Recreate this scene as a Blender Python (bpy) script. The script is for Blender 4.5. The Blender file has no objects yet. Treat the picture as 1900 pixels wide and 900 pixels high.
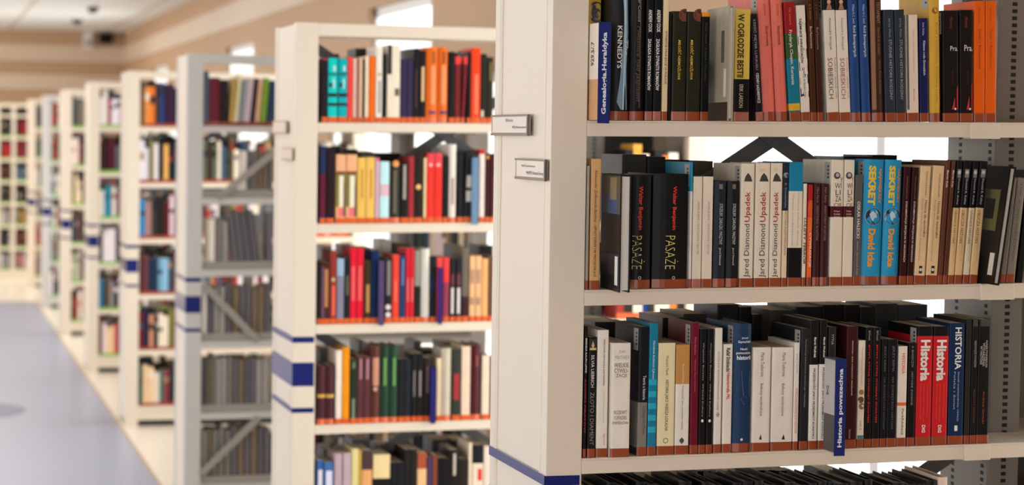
import bpy, bmesh, math, random
from mathutils import Vector, Matrix, Euler

# ------------------------------------------------------------------ camera, light, exposure
C = bpy.context.scene.collection
SC = bpy.context.scene
FPX, PX, PY = 4077.85, 949.66, 449.88
YAW, PITCH, ROLL = 0.2637, 0.0468, 0.0147
H1 = 1.716                                   # height of the shelf at eye level
CAM = Vector((-1.1424, -3.9626, H1 - 0.0406))
FWD = Vector((math.sin(YAW)*math.cos(PITCH), math.cos(YAW)*math.cos(PITCH), -math.sin(PITCH)))
_r = Vector((math.cos(YAW), -math.sin(YAW), 0)); _u = _r.cross(FWD)
RGT = _r*math.cos(ROLL) + _u*math.sin(ROLL); UPV = -_r*math.sin(ROLL) + _u*math.cos(ROLL)
cd = bpy.data.cameras.new('camera'); cam = bpy.data.objects.new('camera', cd); C.objects.link(cam)
cd.sensor_width = 36; cd.lens = FPX/1900*36; cd.clip_start = 0.05; cd.clip_end = 200
m3 = Matrix((RGT, UPV, -FWD)).transposed()
cam.matrix_world = Matrix.Translation(CAM) @ m3.to_4x4()
cd.dof.use_dof = True; cd.dof.focus_distance = 4.15; cd.dof.aperture_fstop = 4.3; cd.dof.aperture_blades = 0
SC.camera = cam
SC.view_settings.view_transform = 'Standard'; SC.view_settings.look = 'None'
SC.view_settings.gamma = 1; SC.view_settings.use_curve_mapping = False
SC.view_settings.exposure = 1.53
w = bpy.data.worlds.new('daylight'); SC.world = w; w.use_nodes = True
bg = w.node_tree.nodes['Background']; bg.inputs[0].default_value = (1.0, 0.975, 0.94, 1); bg.inputs[1].default_value = 1.1

def area(name, loc, size, sy, power, color, rot):
    l = bpy.data.lights.new(name, 'AREA'); l.shape = 'RECTANGLE'; l.size = size; l.size_y = sy
    l.energy = power; l.color = color
    o = bpy.data.objects.new(name, l); C.objects.link(o); o.location = loc; o.rotation_euler = rot
    return o

area('added_fill_near', (-1.6, 5.5, 2.99), 3.2, 5.0, 14, (1.0, .95, .88), (0, 0, 0))  # unseen fill lamps added overhead to brighten the aisle and farther rows
area('added_fill_middle', (-1.6, 12.5, 2.99), 3.2, 6.0, 32, (1.0, .95, .88), (0, 0, 0))
area('added_fill_far', (-1.6, 20.0, 2.99), 3.2, 6.0, 38, (1.0, .95, .88), (0, 0, 0))
for i, yc in enumerate((1.9, 8.4, 14.9, 21.4)):     # daylight outside the side windows
    area('window_daylight', (2.3, yc, 1.35), 2.0, 4.4, 27 if i == 0 else 34, (1.0, .985, .96), (0, math.pi/2, 0))
def ray(x, y): return FWD + RGT*((x-PX)/FPX) - UPV*((y-PY)/FPX)
def onY(x, y, Y):
    d = ray(x, y); return CAM + d*((Y-CAM.y)/d.y)
def onZ(x, y, Z):
    d = ray(x, y); return CAM + d*((Z-CAM.z)/d.z)

# ------------------------------------------------------------------ materials
def s2l(c):
    c = c/255
    return c/12.92 if c <= 0.04045 else ((c+0.055)/1.055)**2.4
MC = {}
def mat(rgb, rough=0.42, spec=0.5, noise=0.10, gain=1.0, kind=''):
    key = (tuple(rgb), rough, spec, noise, gain, kind)
    if key in MC: return MC[key]
    m = bpy.data.materials.new('paint'); m.use_nodes = True
    nt = m.node_tree; b = nt.nodes['Principled BSDF']
    lin = [s2l(v)*gain for v in rgb]
    mxv = max(lin)
    if mxv > .84: lin = [v*.84/mxv for v in lin]
    b.inputs['Roughness'].default_value = rough
    b.inputs['Specular IOR Level'].default_value = spec
    if noise > 0:
        tc = nt.nodes.new('ShaderNodeTexCoord'); n = nt.nodes.new('ShaderNodeTexNoise')
        mp = nt.nodes.new('ShaderNodeMapping')
        n.inputs['Scale'].default_value = 1.0; n.inputs['Detail'].default_value = 4
        sc = (60, 60, 18)
        if kind == 'pages': sc = (900, 8, 8)
        if kind == 'pagesv': sc = (900, 8, 3)
        if kind == 'metal': sc = (3, 3, 1.5)
        if kind == 'wall': sc = (.5, .5, .5)
        mp.inputs['Scale'].default_value = sc
        nt.links.new(tc.outputs['Object'], mp.inputs[0]); nt.links.new(mp.outputs[0], n.inputs['Vector'])
        r = nt.nodes.new('ShaderNodeMix'); r.data_type = 'RGBA'
        r.inputs[6].default_value = [v*(1-noise) for v in lin] + [1]
        r.inputs[7].default_value = [min(1, v*(1+noise)) for v in lin] + [1]
        nt.links.new(n.outputs['Fac'], r.inputs[0]); nt.links.new(r.outputs[2], b.inputs['Base Color'])
    else:
        b.inputs['Base Color'].default_value = lin + [1]
    MC[key] = m
    return m
BG = 1.30          # book covers: albedo against the colours read in the indoor light
def bmat(rgb):
    lum = .3*s2l(rgb[0])+.6*s2l(rgb[1])+.1*s2l(rgb[2])
    return mat(rgb, 0.42, 0.17, 0.12, round(.62+.83*min(1, lum/.25), 2))
def inkmat(rgb): return mat(rgb, 0.5, 0.3, 0.0, BG)
CREAM = mat((226, 211, 191), 0.38, 0.4, 0.03, 1.0, 'metal')
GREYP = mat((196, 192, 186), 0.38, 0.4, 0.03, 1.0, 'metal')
SLOTM = mat((128, 122, 114), 0.45, 0.4, 0.05, 1.0, 'metal')
BRACE = mat((92, 92, 94), 0.45, 0.4, 0.05, 1.0, 'metal')
LIP = mat((150, 144, 134), 0.45, 0.4, 0.05, 1.0, 'metal')
DARK = mat((30, 29, 28), 0.6, 0.3, 0.0)
NAVY = mat((12, 30, 104), 0.18, 0.5, 0.0, 1.0)
PAGES = mat((186, 172, 150), 0.8, 0.1, 0.28, 1.0, 'pages')
PAGEW = mat((215, 208, 196), 0.8, 0.1, 0.22, 1.0, 'pagesv')
TAPE = mat((142, 62, 30), 0.30, 0.5, 0.12, 1.15)
TAPEP = mat((172, 104, 88), 0.28, 0.5, 0.12, 1.05)
TAPEG = mat((110, 172, 52), 0.35, 0.4, 0.05, 1.1)
TAPEO = mat((205, 84, 20), 0.30, 0.5, 0.12, 1.2)
STICK = mat((176, 172, 166), 0.5, 0.3, 0.05, 1.0)

# ------------------------------------------------------------------ mesh helpers
def box(bm, x0, x1, y0, y1, z0, z1, mi=0):
    v = [bm.verts.new(p) for p in ((x0,y0,z0),(x1,y0,z0),(x1,y1,z0),(x0,y1,z0),(x0,y0,z1),(x1,y0,z1),(x1,y1,z1),(x0,y1,z1))]
    fs = []
    for q in ((0,3,2,1),(4,5,6,7),(0,1,5,4),(1,2,6,5),(2,3,7,6),(3,0,4,7)):
        f = bm.faces.new([v[i] for i in q]); f.material_index = mi; fs.append(f)
    return v
def bar(bm, a, b, wid, th, up=(0,1,0), mi=0):
    a = Vector(a); b = Vector(b); d = (b-a).normalized(); t = Vector(up); s = d.cross(t).normalized()*wid/2; t = t*th/2
    v = [bm.verts.new(p) for p in (a-s-t,a+s-t,a+s+t,a-s+t,b-s-t,b+s-t,b+s+t,b-s+t)]
    for q in ((0,3,2,1),(4,5,6,7),(0,1,5,4),(1,2,6,5),(2,3,7,6),(3,0,4,7)):
        bm.faces.new([v[i] for i in q]).material_index = mi
def obj(name, bm, mats, parent=None, bevel=0, seg=2):
    me = bpy.data.meshes.new(name); bmesh.ops.recalc_face_normals(bm, faces=bm.faces[:]); bm.to_mesh(me); bm.free()
    for m in (mats if isinstance(mats, (list, tuple)) else [mats]): me.materials.append(m)
    o = bpy.data.objects.new(name, me); C.objects.link(o)
    if parent: o.parent = parent
    if bevel:
        md = o.modifiers.new('bevel', 'BEVEL'); md.width = bevel; md.segments = seg; md.limit_method = 'ANGLE'
    return o
def tag(o, label, cat, group=None, kind=None):
    if label: o['label'] = label
    if cat: o['category'] = cat
    if group: o['group'] = group
    if kind: o['kind'] = kind
    return o
def empty(name, loc, rot=(0,0,0)):
    o = bpy.data.objects.new(name, None); C.objects.link(o); o.location = loc; o.rotation_euler = rot
    o.empty_display_size = 0.05
    return o
def struct(name, bm, mats, bevel=0):
    o = obj(name, bm, mats, None, bevel); o['kind'] = 'structure'; return o

# ------------------------------------------------------------------ the room
XW, YW, CEIL = 1.50, 25.85, 3.03
floor_c = mat((240, 226, 206), 0.28, 0.5, 0.03, 1.0, 'wall')
floor_g = mat((154, 156, 175), 0.30, 0.5, 0.04, 1.0, 'wall')
XB = -0.028
bm = bmesh.new()
box(bm, -9, XB, -9, 18.3, -.1, 0, 1); box(bm, XB, XW+.3, -9, YW+.3, -.1, 0, 0); box(bm, -9, XB, 18.3, YW+.3, -.1, 0, 0)
struct('floor', bm, [floor_c, floor_g])
edge = mat((186, 158, 122), 0.45, 0.4, 0.06)
bm = bmesh.new(); box(bm, XB-.007, XB+.007, -9, 18.3, 0, .003); struct('trim_1', bm, edge)
bm = bmesh.new()
ci = (onZ(0,745,0)+onZ(0,778,0))*.5
bmesh.ops.create_cone(bm, cap_ends=True, segments=48, radius1=.46, radius2=.46, depth=.002, matrix=Matrix.Translation((ci.x-.31, ci.y, .001)))
struct('trim_2', bm, mat((98, 104, 128), 0.35, 0.5, 0.03))

WALLM = mat((188, 156, 126), 0.75, 0.2, 0.05, 1.0, 'wall')
BANDM = mat((214, 196, 176), 0.75, 0.2, 0.05, 1.0, 'wall')
bm = bmesh.new(); box(bm, -9, XW+.3, YW, YW+.2, 0, CEIL); struct('wall_back', bm, WALLM)
# right wall with T-shaped window openings every 6.5 m
WC = [1.9+6.5*k for k in range(0, 4)]
LW, UW, Z0, Z1, Z2 = 2.23, .85, .45, 2.0, 2.46
bm = bmesh.new()
ys = -9
box(bm, XW, XW+.1, -9, YW, Z2, CEIL); box(bm, XW, XW+.1, -9, YW, 0, Z0)
for c in WC:
    box(bm, XW, XW+.1, ys, c-LW, Z0, Z1); ys = c+LW
box(bm, XW, XW+.1, ys, YW, Z0, Z1)
ys = -9
for c in WC:
    box(bm, XW, XW+.1, ys, c-UW, Z1, Z2); ys = c+UW
box(bm, XW, XW+.1, ys, YW, Z1, Z2)
struct('wall_right', bm, WALLM)
gm = bpy.data.materials.new('glass'); gm.use_nodes = True; nt = gm.node_tree; nt.nodes.clear()
out = nt.nodes.new('ShaderNodeOutputMaterial'); mx = nt.nodes.new('ShaderNodeMixShader'); fr = nt.nodes.new('ShaderNodeLayerWeight'); fr.inputs[0].default_value = .12
tr = nt.nodes.new('ShaderNodeBsdfTransparent'); gl = nt.nodes.new('ShaderNodeBsdfGlossy'); gl.inputs['Roughness'].default_value = .02
tr.inputs[0].default_value = (.96, .98, .98, 1)
nt.links.new(fr.outputs['Facing'], mx.inputs[0]); nt.links.new(tr.outputs[0], mx.inputs[1]); nt.links.new(gl.outputs[0], mx.inputs[2]); nt.links.new(mx.outputs[0], out.inputs[0])
FRAME = mat((225, 226, 226), 0.4, 0.4, 0.0)
for i, c in enumerate(WC):
    bm = bmesh.new(); x0, x1 = XW+.04, XW+.085
    for yy in (c-LW+.03, c-LW*.5, c, c+LW*.5, c+LW-.03): box(bm, x0, x1, yy-.03, yy+.03, Z0, Z1)
    box(bm, x0, x1, c-LW, c+LW, Z0, Z0+.06); box(bm, x0, x1, c-LW, c+LW, Z1-.05, Z1)
    for yy in (c-UW+.03, c+UW-.03): box(bm, x0, x1, yy-.03, yy+.03, Z1, Z2)
    box(bm, x0, x1, c-UW, c+UW, Z2-.06, Z2)
    wf = struct('window_%d' % (i+1), bm, FRAME)
    bm = bmesh.new(); box(bm, x0+.02, x0+.03, c-LW, c+LW, Z0, Z1); box(bm, x0+.02, x0+.03, c-UW, c+UW, Z1, Z2)
    obj('glass_pane', bm, gm, wf)
    bm = bmesh.new(); box(bm, XW-.04, XW+.035, c-LW-.03, c+LW+.03, Z0-.035, Z0-.001)
    obj('window_sill', bm, FRAME, wf, .004)
# unseen wall added right of the aisle to shade the nearest shelves' right end
bm = bmesh.new(); box(bm, .22, XW, -3.6, -3.45, 0, CEIL); struct('added_shade_wall', bm, WALLM)
# thin bands paler than the wall, running round the room
k = (YW-CAM.y)/(22.127-CAM.y)
def zz(v): return CAM.z + (v-1.675)*k
n = 3
for za, zb in ((zz(2.509), zz(2.689)), (zz(2.179), zz(2.347))):
    bm = bmesh.new(); box(bm, -9, XW-.004, YW-.004, YW, za, zb); struct('trim_%d' % n, bm, BANDM); n += 1
za, zb = zz(2.509), zz(2.689)
bm = bmesh.new(); box(bm, XW-.004, XW, -9, YW-.004, za, zb); struct('trim_%d' % n, bm, BANDM); n += 1

# tiled ceiling
cm = bpy.data.materials.new('ceiling_tiles'); cm.use_nodes = True; nt = cm.node_tree; b = nt.nodes['Principled BSDF']
b.inputs['Roughness'].default_value = .8
tc = nt.nodes.new('ShaderNodeTexCoord'); br = nt.nodes.new('ShaderNodeTexBrick'); br.offset = 0
for kk, v in (('Scale', 1.0), ('Mortar Size', .02), ('Brick Width', 1.25), ('Row Height', 1.25)): br.inputs[kk].default_value = v
br.inputs['Color1'].default_value = (.76, .79, .82, 1); br.inputs['Color2'].default_value = (.73, .76, .79, 1); br.inputs['Mortar'].default_value = (.5, .44, .38, 1)
nt.links.new(tc.outputs['Object'], br.inputs['Vector']); nt.links.new(br.outputs['Color'], b.inputs['Base Color'])
bm = bmesh.new(); box(bm, -9, XW+.3, -9, YW+.3, CEIL, CEIL+.15); struct('ceiling', bm, cm)

# ------------------------------------------------------------------ bookcases
P = 0.32; BW = 0.4228; BX0, BX1 = 0.0706, 0.990
UX1, EX0, EX1 = 1.066, 1.31, 1.38
STEP = 2.9031; TILT = 0.0116; TOP = H1 + 0.318
DZ = {0: -0.0025, 1: 0.004, 2: 0.0, 3: 0.001, 4: 0.004}
def shelf_z(k, j): return H1 - j*P + DZ.get(k, 0.002)
def zt(x): return TILT*(x-BX0)
ordn = ['nearest', 'second', 'third', 'fourth', 'fifth', 'sixth', 'seventh', 'eighth']

def slots(bm, x0, x1, y, z0, z1, face='y'):
    z = z0
    while z < z1:
        if face == 'y': box(bm, x0, x1, y-.0006, y+.0006, z, z+.0075)
        else: box(bm, y-.0006, y+.0006, x0, x1, z, z+.0075)
        z += .0145
def shelf_mesh(bm, x0, x1, back_lip, lipmi):
    # pressed steel shelf: top sheet, folded front and rear edges, stiffening rib
    box(bm, x0, x1, 0.0, BW, -.004, 0)
    box(bm, x0, x1, 0.0, .003, -.030, -.004); box(bm, x0, x1, BW-.003, BW, -.030, -.004)
    box(bm, x0, x1, .003, .018, -.030, -.027); box(bm, x0, x1, BW-.018, BW-.003, -.030, -.027)
    box(bm, x0, x1, BW/2-.02, BW/2+.02, -.018, -.004)
    if back_lip: box(bm, x0, x1, 0.012, .0145, 0, .036, lipmi)

def bookcase(k, label):
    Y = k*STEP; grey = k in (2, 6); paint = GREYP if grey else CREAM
    t = empty('bookcase', (0, Y, 0)); tag(t, label, 'bookcase', 'double-sided steel library bookcases in a row')
    for (x0, x1, side) in ((0, BX0, -1), (EX0, EX1, 1)):
        bm = bmesh.new()
        if side < 0: box(bm, x0+.003, x0+.02, .045, BW-.045, .03, TOP-.004)
        else: box(bm, x1-.02, x1-.003, .045, BW-.045, .03, TOP-.004)
        obj('end_panel', bm, CREAM, t, .002)
        for y0, y1 in ((0, .052), (BW-.052, BW)):
            bm = bmesh.new()
            box(bm, x0, x1, y0, y1, 0, TOP)
            if side < 0:      # pressed bead along the post
                yb = y0+.040 if y0 == 0 else y0+.012
                box(bm, x0-.0015, x0+.002, yb-.004, yb+.004, .02, TOP-.02)
            obj('post', bm, paint, t, .006, 3)
    # slotted middle frame, set back between the bays
    ya, yz = .150, .366
    for y0, y1, yf in ((ya, ya+.03, ya), (yz-.03, yz, yz)):
        bm = bmesh.new(); box(bm, BX1+.006, UX1, y0, y1, .04, TOP-.03)
        o = obj('upright', bm, SLOTM, t, .002)
        bm2 = bmesh.new(); slots(bm2, (BX1+UX1)/2-.002, (BX1+UX1)/2+.009, yf, .08, TOP-.05); obj('slot', bm2, DARK, o)['kind'] = 'stuff'
    bm = bmesh.new(); box(bm, BX1+.0045, BX1+.0065, ya+.001, yz-.001, .05, TOP-.04)
    o = obj('side_sheet', bm, SLOTM, t)
    bm2 = bmesh.new(); slots(bm2, ya+.016, ya+.028, BX1+.0043, .08, TOP-.05, 'x'); slots(bm2, yz-.066, yz-.054, BX1+.0043, .08, TOP-.05, 'x')
    obj('slot', bm2, DARK, o)['kind'] = 'stuff'
    bm = bmesh.new(); box(bm, UX1+.002, EX0-.002, yz-.008, yz-.004, .05, TOP-.04)
    if k < 2: obj('back_sheet', bm, SLOTM if k == 0 else BRACE, t)
    else: bm.free()
    # shelves, one per bay and level
    for j in range(0, 6):
        z = shelf_z(k, j)
        if j == 5 and k > 0: z = .114 + .0
        bl = (k == 2 and j > 0)
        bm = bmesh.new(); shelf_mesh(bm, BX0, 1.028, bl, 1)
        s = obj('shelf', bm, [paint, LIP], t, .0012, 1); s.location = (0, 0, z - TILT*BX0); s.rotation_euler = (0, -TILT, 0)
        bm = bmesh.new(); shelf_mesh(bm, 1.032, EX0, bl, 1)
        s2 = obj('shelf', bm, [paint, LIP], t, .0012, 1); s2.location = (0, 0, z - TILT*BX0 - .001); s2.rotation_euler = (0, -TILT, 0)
        bm = bmesh.new(); c0, c1 = (.862, .926) if j == 0 else ((.892, .966) if j == 1 else (.866, .922))
        box(bm, c0, c1, -.003, .028, -.0325, -.0002)
        obj('shelf_clip', bm, paint, s, .0012, 1)
        bm = bmesh.new(); box(bm, 1.01, 1.05, .004, .034, -.026, -.005); obj('bracket', bm, paint, t, .001, 1).location = (0, 0, z+zt(.96))
    # top sheet with folded edge
    for y0, y1, dz in ((0, .022, .041), (BW-.022, BW, .030)):
        bm = bmesh.new(); box(bm, BX0, EX0, y0, y1, TOP-dz, TOP-.001)
        obj('top_rail', bm, [paint], t, .002, 2)
    # plinth and toe recess
    bm = bmesh.new(); box(bm, BX0, EX0, .001, BW-.001, .034, .083); obj('plinth', bm, paint, t, .002)
    bm = bmesh.new(); box(bm, BX0, EX0, .03, BW-.03, 0, .034); obj('toe_recess', bm, DARK, t)
    # cross braces
    cx = (BX0+BX1)/2; yb = .012 if k == 2 else BW/2
    for zc in ((H1-.03, H1-.95) if k != 2 else (H1-.285, H1-.9, H1-1.55)):
        hh = .295
        for sgn in (-1, 1):
            if k == 2: continue
            bm = bmesh.new(); bar(bm, (BX0, yb+.004*sgn, zc-hh*sgn), (BX1, yb+.004*sgn, zc+hh*sgn), .034, .004)
            obj('cross_brace', bm, BRACE, t)
    if k == 2:
        for (pa, pb) in (((403,368),(512,280)), ((378,528),(478,632)), ((372,880),(480,775))):
            a = onY(pa[0], pa[1], Y-.008); b_ = onY(pb[0], pb[1], Y-.008)
            d = (b_-a); b2 = a + d*1.0
            if pb[0] > 500: b2 = a + d*1.5
            bm = bmesh.new(); bar(bm, (a.x, -.006, a.z), (b2.x, -.006, b2.z), .032, .004); obj('cross_brace', bm, LIP, t)
    # navy adhesive bands round the end panel and front post
    for (za, zb) in ((-.674, -.6926), (-.756, -.831), (-.900, -.9155)):
        bm = bmesh.new(); e = .0011; z0, z1 = H1+zb, H1+za
        box(bm, -e-.0015, BX0-.004, -e, -.0001, z0, z1); box(bm, -e-.0015, -.0015, -e, BW-.004, z0, z1)
        box(bm, -.0015, .0029, .053, BW-.053, z0, z1)
        obj('stripe', bm, NAVY, t)
    if k in (0, 1):
        holders(t, k)
    return t

FONT = None
def text_verts(s, bold=0.0, shear=0.0):
    cu = bpy.data.curves.new('t', 'FONT'); cu.body = s; cu.resolution_u = 2; cu.offset = bold; cu.shear = shear
    o = bpy.data.objects.new('t', cu); C.objects.link(o)
    dg = bpy.context.evaluated_depsgraph_get(); me = o.evaluated_get(dg).to_mesh()
    vs = [v.co.copy() for v in me.vertices]; fs = [list(p.vertices) for p in me.polygons]
    o.evaluated_get(dg).to_mesh_clear(); bpy.data.objects.remove(o); bpy.data.curves.remove(cu)
    x0 = min(v.x for v in vs); x1 = max(v.x for v in vs); y0 = min(v.y for v in vs); y1 = max(v.y for v in vs)
    return [((v.x-x0)/(x1-x0), (v.y-y0)/max(1e-6, y1-y0)) for v in vs], fs

def holders(t, k):
    # clear plastic card holders stuck to the end panel: y range, z range on the panel
    cl = mat((150, 142, 130), 0.15, 0.6, 0.0); card = mat((222, 210, 196), 0.3, 0.5, 0.02); ink = mat((60, 50, 50), 0.6, 0.2, 0.0); refl = mat((96, 88, 84), 0.2, 0.6, 0.0)
    if k == 1: cl = refl = mat((178, 158, 136), .3, .5, 0); card = mat((224, 208, 186), .3, .5, .02)
    rows = ((.135, .425, .008, -.032, (('94(100) Historia świata', .40, .60, .62, .84), ('94(3) Historia staroż.', .05, .42, .30, .48))),
            (.008, .232, -.078, -.117, (('94(4) Średniowiecze', .34, .78, .58, .76), ('94(4/9) Historia Europy', .05, .62, .20, .42))))
    for (y0, y1, z1, z0, txt) in rows:
        z0 += H1; z1 += H1
        bm = bmesh.new(); box(bm, -.0055, -.0015, y0, y1, z0, z1)
        h = obj('card_holder', bm, cl, t, .001, 1)
        bm = bmesh.new(); box(bm, -.0063, -.0054, y0+.012, y1-.012, z0+.005, z1-.003); cd_ = obj('card', bm, card, h)
        bm = bmesh.new(); box(bm, -.0072, -.0054, y0, y1, z0-.001, z0+.004); box(bm, -.0072, -.0054, y0, y1, z1-.003, z1+.001); box(bm, -.010, -.0054, y0-.003, y0+.004, z0-.001, z1)
        obj('holder_edge', bm, refl, h)
        if k == 0:
            bm = bmesh.new()
            for (s, ua, ub, va, vb) in txt:
                vs, fs = text_verts(s)
                # the panel is read from the aisle: text runs towards -y
                bv = [bm.verts.new((-.0066, y1 - (y1-y0)*((1-ub)+(ub-ua)*u), z0+(z1-z0)*(va+(vb-va)*v))) for u, v in vs]
                for f in fs:
                    try: bm.faces.new([bv[i] for i in f])
                    except ValueError: pass
            obj('lettering', bm, ink, cd_)

CASES = ['cream steel bookcase nearest the viewer with two card holders on its end panel',
         'second cream bookcase from the front with teal and orange books at its top',
         'grey-framed third bookcase with diagonal braces and grey journals',
         'fourth cream bookcase from the front standing full length beside the aisle',
         'fifth cream bookcase from the front with green shelf tapes under its books',
         'sixth cream bookcase down the row along the aisle',
         'seventh bookcase down the row with a bluish grey frame',
         'eighth and farthest cream bookcase of the row along the aisle']
for k, lb in enumerate(CASES): bookcase(k, lb)

# ------------------------------------------------------------------ books
WHT, BLK = (235, 228, 216), (20, 19, 20)
INKW, INKB = (226, 222, 214), (38, 34, 34)
def spine_y(x, wd, bulge, pw): return bulge*(abs(2*x/wd)**pw)
USED = {}
def make_book(X, Y, Z, wd, ht, dp, color, bands=(), tape=TAPE, tape_h=.0175, hard=False, lean=0.0, rotz=0.0, prot=0.0,
              art=(), texts=(), label=None, group=None, sticker=False, reverse=False, side=(), detail=True, scale=1000., zpx=None):
    """bands: (z_fraction_from, z_fraction_to, rgb) wrap the cover; art: ('r',u0,u1,z0,z1,rgb) / ('d',u,z,r,rgb) / ('p',pts,rgb); texts: (string,dir,z0,z1,u,frac,rgb,bold,shear)"""
    lift = wd/2*math.sin(abs(lean)) + .0003 + TILT*wd/2
    t = empty('book', (X, Y-prot, Z+lift), (0, lean, rotz)); tag(t, label, 'book', group)
    sgn = -1 if reverse else 1
    bulge, pw = (min(.2*wd, .006), 2.2) if hard else (.0012, 8)
    th = .0024 if hard else .0007
    cuts = {0.0, ht}
    for (a, b, c) in bands: cuts.add(max(0, a*ht)); cuts.add(min(ht, b*ht))
    cuts = sorted(cuts)
    mats = [bmat(color)]; midx = {tuple(color): 0}
    for (a, b, c) in bands:
        if tuple(c) not in midx: midx[tuple(c)] = len(mats); mats.append(bmat(c))
    xs = [-1, -.96, -.85, -.6, -.3, 0, .3, .6, .85, .96, 1] if detail else [-1, -.9, 0, .9, 1]
    prof = [(-wd/2, dp)] + [(x*wd/2, spine_y(x*wd/2, wd, bulge, pw)) for x in xs] + [(wd/2, dp)]
    it = bulge + .002
    prof += [(wd/2-th, dp), (wd/2-th, it), (-wd/2+th, it), (-wd/2+th, dp)]
    bm = bmesh.new(); rings = []
    for z in cuts: rings.append([bm.verts.new((p[0], p[1], z)) for p in prof])
    N = len(prof)
    for i in range(len(cuts)-1):
        zm = (cuts[i]+cuts[i+1])/2/ht; mi = 0
        for (a, b, c) in bands:
            if a <= zm <= b: mi = midx[tuple(c)]
        for j in range(N):
            f = bm.faces.new((rings[i][j], rings[i][(j+1) % N], rings[i+1][(j+1) % N], rings[i+1][j])); f.material_index = mi
    f = bm.faces.new(rings[0]); f2 = bm.faces.new(rings[-1]); f2.material_index = midx.get(tuple(bands[-1][2]), 0) if bands and bands[-1][1] >= .999 else 0
    if reverse:
        for v in bm.verts: v.co.x, v.co.y = -v.co.x, dp - v.co.y
    cov = obj('cover', bm, mats, t)
    e = .004 if hard else .0006
    bm = bmesh.new(); y0, y1 = it+.0002, dp-(.004 if hard else .001)
    if reverse: y0, y1 = dp-y1, dp-y0
    box(bm, -wd/2+th+.0001, wd/2-th-.0001, y0, y1, e, ht-e)
    obj('page_block', bm, PAGEW if reverse else PAGES, t)
    if tape and not reverse:
        bm = bmesh.new(); r0 = []; r1 = []
        tp = [(-wd/2-.00015, .006)] + [(x*wd/2*1.0, spine_y(x*wd/2, wd, bulge, pw)-.0004) for x in xs] + [(wd/2+.00015, .006)]
        tp[1] = (-wd/2-.00015, tp[1][1]); tp[-2] = (wd/2+.00015, tp[-2][1])
        for z, r in ((.0004, r0), (tape_h, r1)):
            for p in tp: r.append(bm.verts.new((p[0], p[1], z)))
        for j in range(len(tp)-1): bm.faces.new((r0[j], r0[j+1], r1[j+1], r1[j]))
        to = obj('shelf_tape', bm, tape, t)
    # printing on the spine
    for prt in ('picture', 'lettering'):
        if not (art if prt == 'picture' else texts): continue
        bm = bmesh.new(); pm = []; pidx = {}
        def mi(c):
            c = tuple(c)
            if c not in pidx: pidx[c] = len(pm); pm.append(inkmat(c))
            return pidx[c]
        def sp(u, z, off):
            u = max(.015, min(.985, u))
            x = (u-.5)*wd
            return bm.verts.new((x, spine_y(max(-wd/2, min(wd/2, x)), wd, bulge, pw)-off, z))
        for q, a in enumerate(art if prt == 'picture' else ()):
            off = .00025+.00002*q
            if a[0] == 'r':
                _, u0, u1, z0, z1, c = a; us = [u0+(u1-u0)*i/6 for i in range(7)]
                lo = [sp(u, z0, off) for u in us]; hi = [sp(u, z1, off) for u in us]
                for i in range(6): bm.faces.new((lo[i], lo[i+1], hi[i+1], hi[i])).material_index = mi(c)
            elif a[0] == 'd':
                _, u, z, r, c = a
                f = bm.faces.new([sp(u+r/wd*math.cos(i*math.pi/10), z+r*math.sin(i*math.pi/10), off+.0001) for i in range(20)]); f.material_index = mi(c)
            else:
                f = bm.faces.new([sp(u, z, off+.0001) for (u, z) in a[1]]); f.material_index = mi(a[2])
        for (s, d, z0, z1, u, fr, c, bold, shear) in (texts if prt == 'lettering' else ()):
            vs, fs = text_verts(s, bold, shear); pts = []
            for (p, q) in vs:
                if d == 'd': pts.append((u-.5*fr+fr*q, z1-(z1-z0)*p))
                elif d == 'u': pts.append((u+.5*fr-fr*q, z0+(z1-z0)*p))
                else: pts.append((u-.5*fr+fr*p, z0+(z1-z0)*q))
            bv = [sp(a_, b_, .0007) for a_, b_ in pts]; m_ = mi(c)
            for f in fs:
                try: bm.faces.new([bv[i] for i in f]).material_index = m_
                except ValueError: pass
        obj('spine_'+prt, bm, pm, cov)
    if sticker and not reverse:
        bm = bmesh.new(); box(bm, -wd/2-.0006, -wd/2-.0001, .008, .034, ht-.046, ht-.004)
        so = obj('call_number_label', bm, STICK, cov)
        bm = bmesh.new()
        for i in range(4): box(bm, -wd/2-.0008, -wd/2-.0005, .012, .020, ht-.036+i*.007, ht-.032+i*.007)
        obj('label_print', bm, inkmat(INKB), cov)
    if side:
        bm = bmesh.new(); pm = []; pidx = {}
        for q, (ya, yb, za, zb, c) in enumerate(side):
            if c not in pidx: pidx[c] = len(pm); pm.append(bmat(c))
            box(bm, -wd/2-.0003-.0001*q, -wd/2-.0001, ya, yb, za, zb, pidx[c])
        obj('cover_print', bm, pm, cov)
    return t

CNT = {}
def unique_labels(rows):
    for r in rows: CNT[r['desc']+r['where']] = CNT.get(r['desc']+r['where'], 0)+1
    seen = {}
    out_ = []
    nth = ['first', 'second', 'third', 'fourth', 'fifth', 'sixth', 'seventh', 'eighth', 'ninth', 'tenth']
    num = ['', 'one', 'two', 'three', 'four', 'five', 'six', 'seven', 'eight', 'nine', 'ten']
    for r in rows:
        key = r['desc']+r['where']; n = CNT[key]; i = seen.get(key, 0); seen[key] = i+1
        if n == 1: l = '%s, %s' % (r['desc'], r['where'])
        else:
            w_ = r['desc'].split(' with ')
            pl = r['desc'].replace(' book', ' books', 1) if ' book' in r['desc'] else r['desc']+'s'
            if n == 2: l = '%s of two %s, %s' % ('left' if i == 0 else 'right', pl, r['where'])
            else: l = '%s of %s %s, %s' % (nth[i], num[n], pl, r['where'])
        out_.append(l)
    return out_

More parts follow.
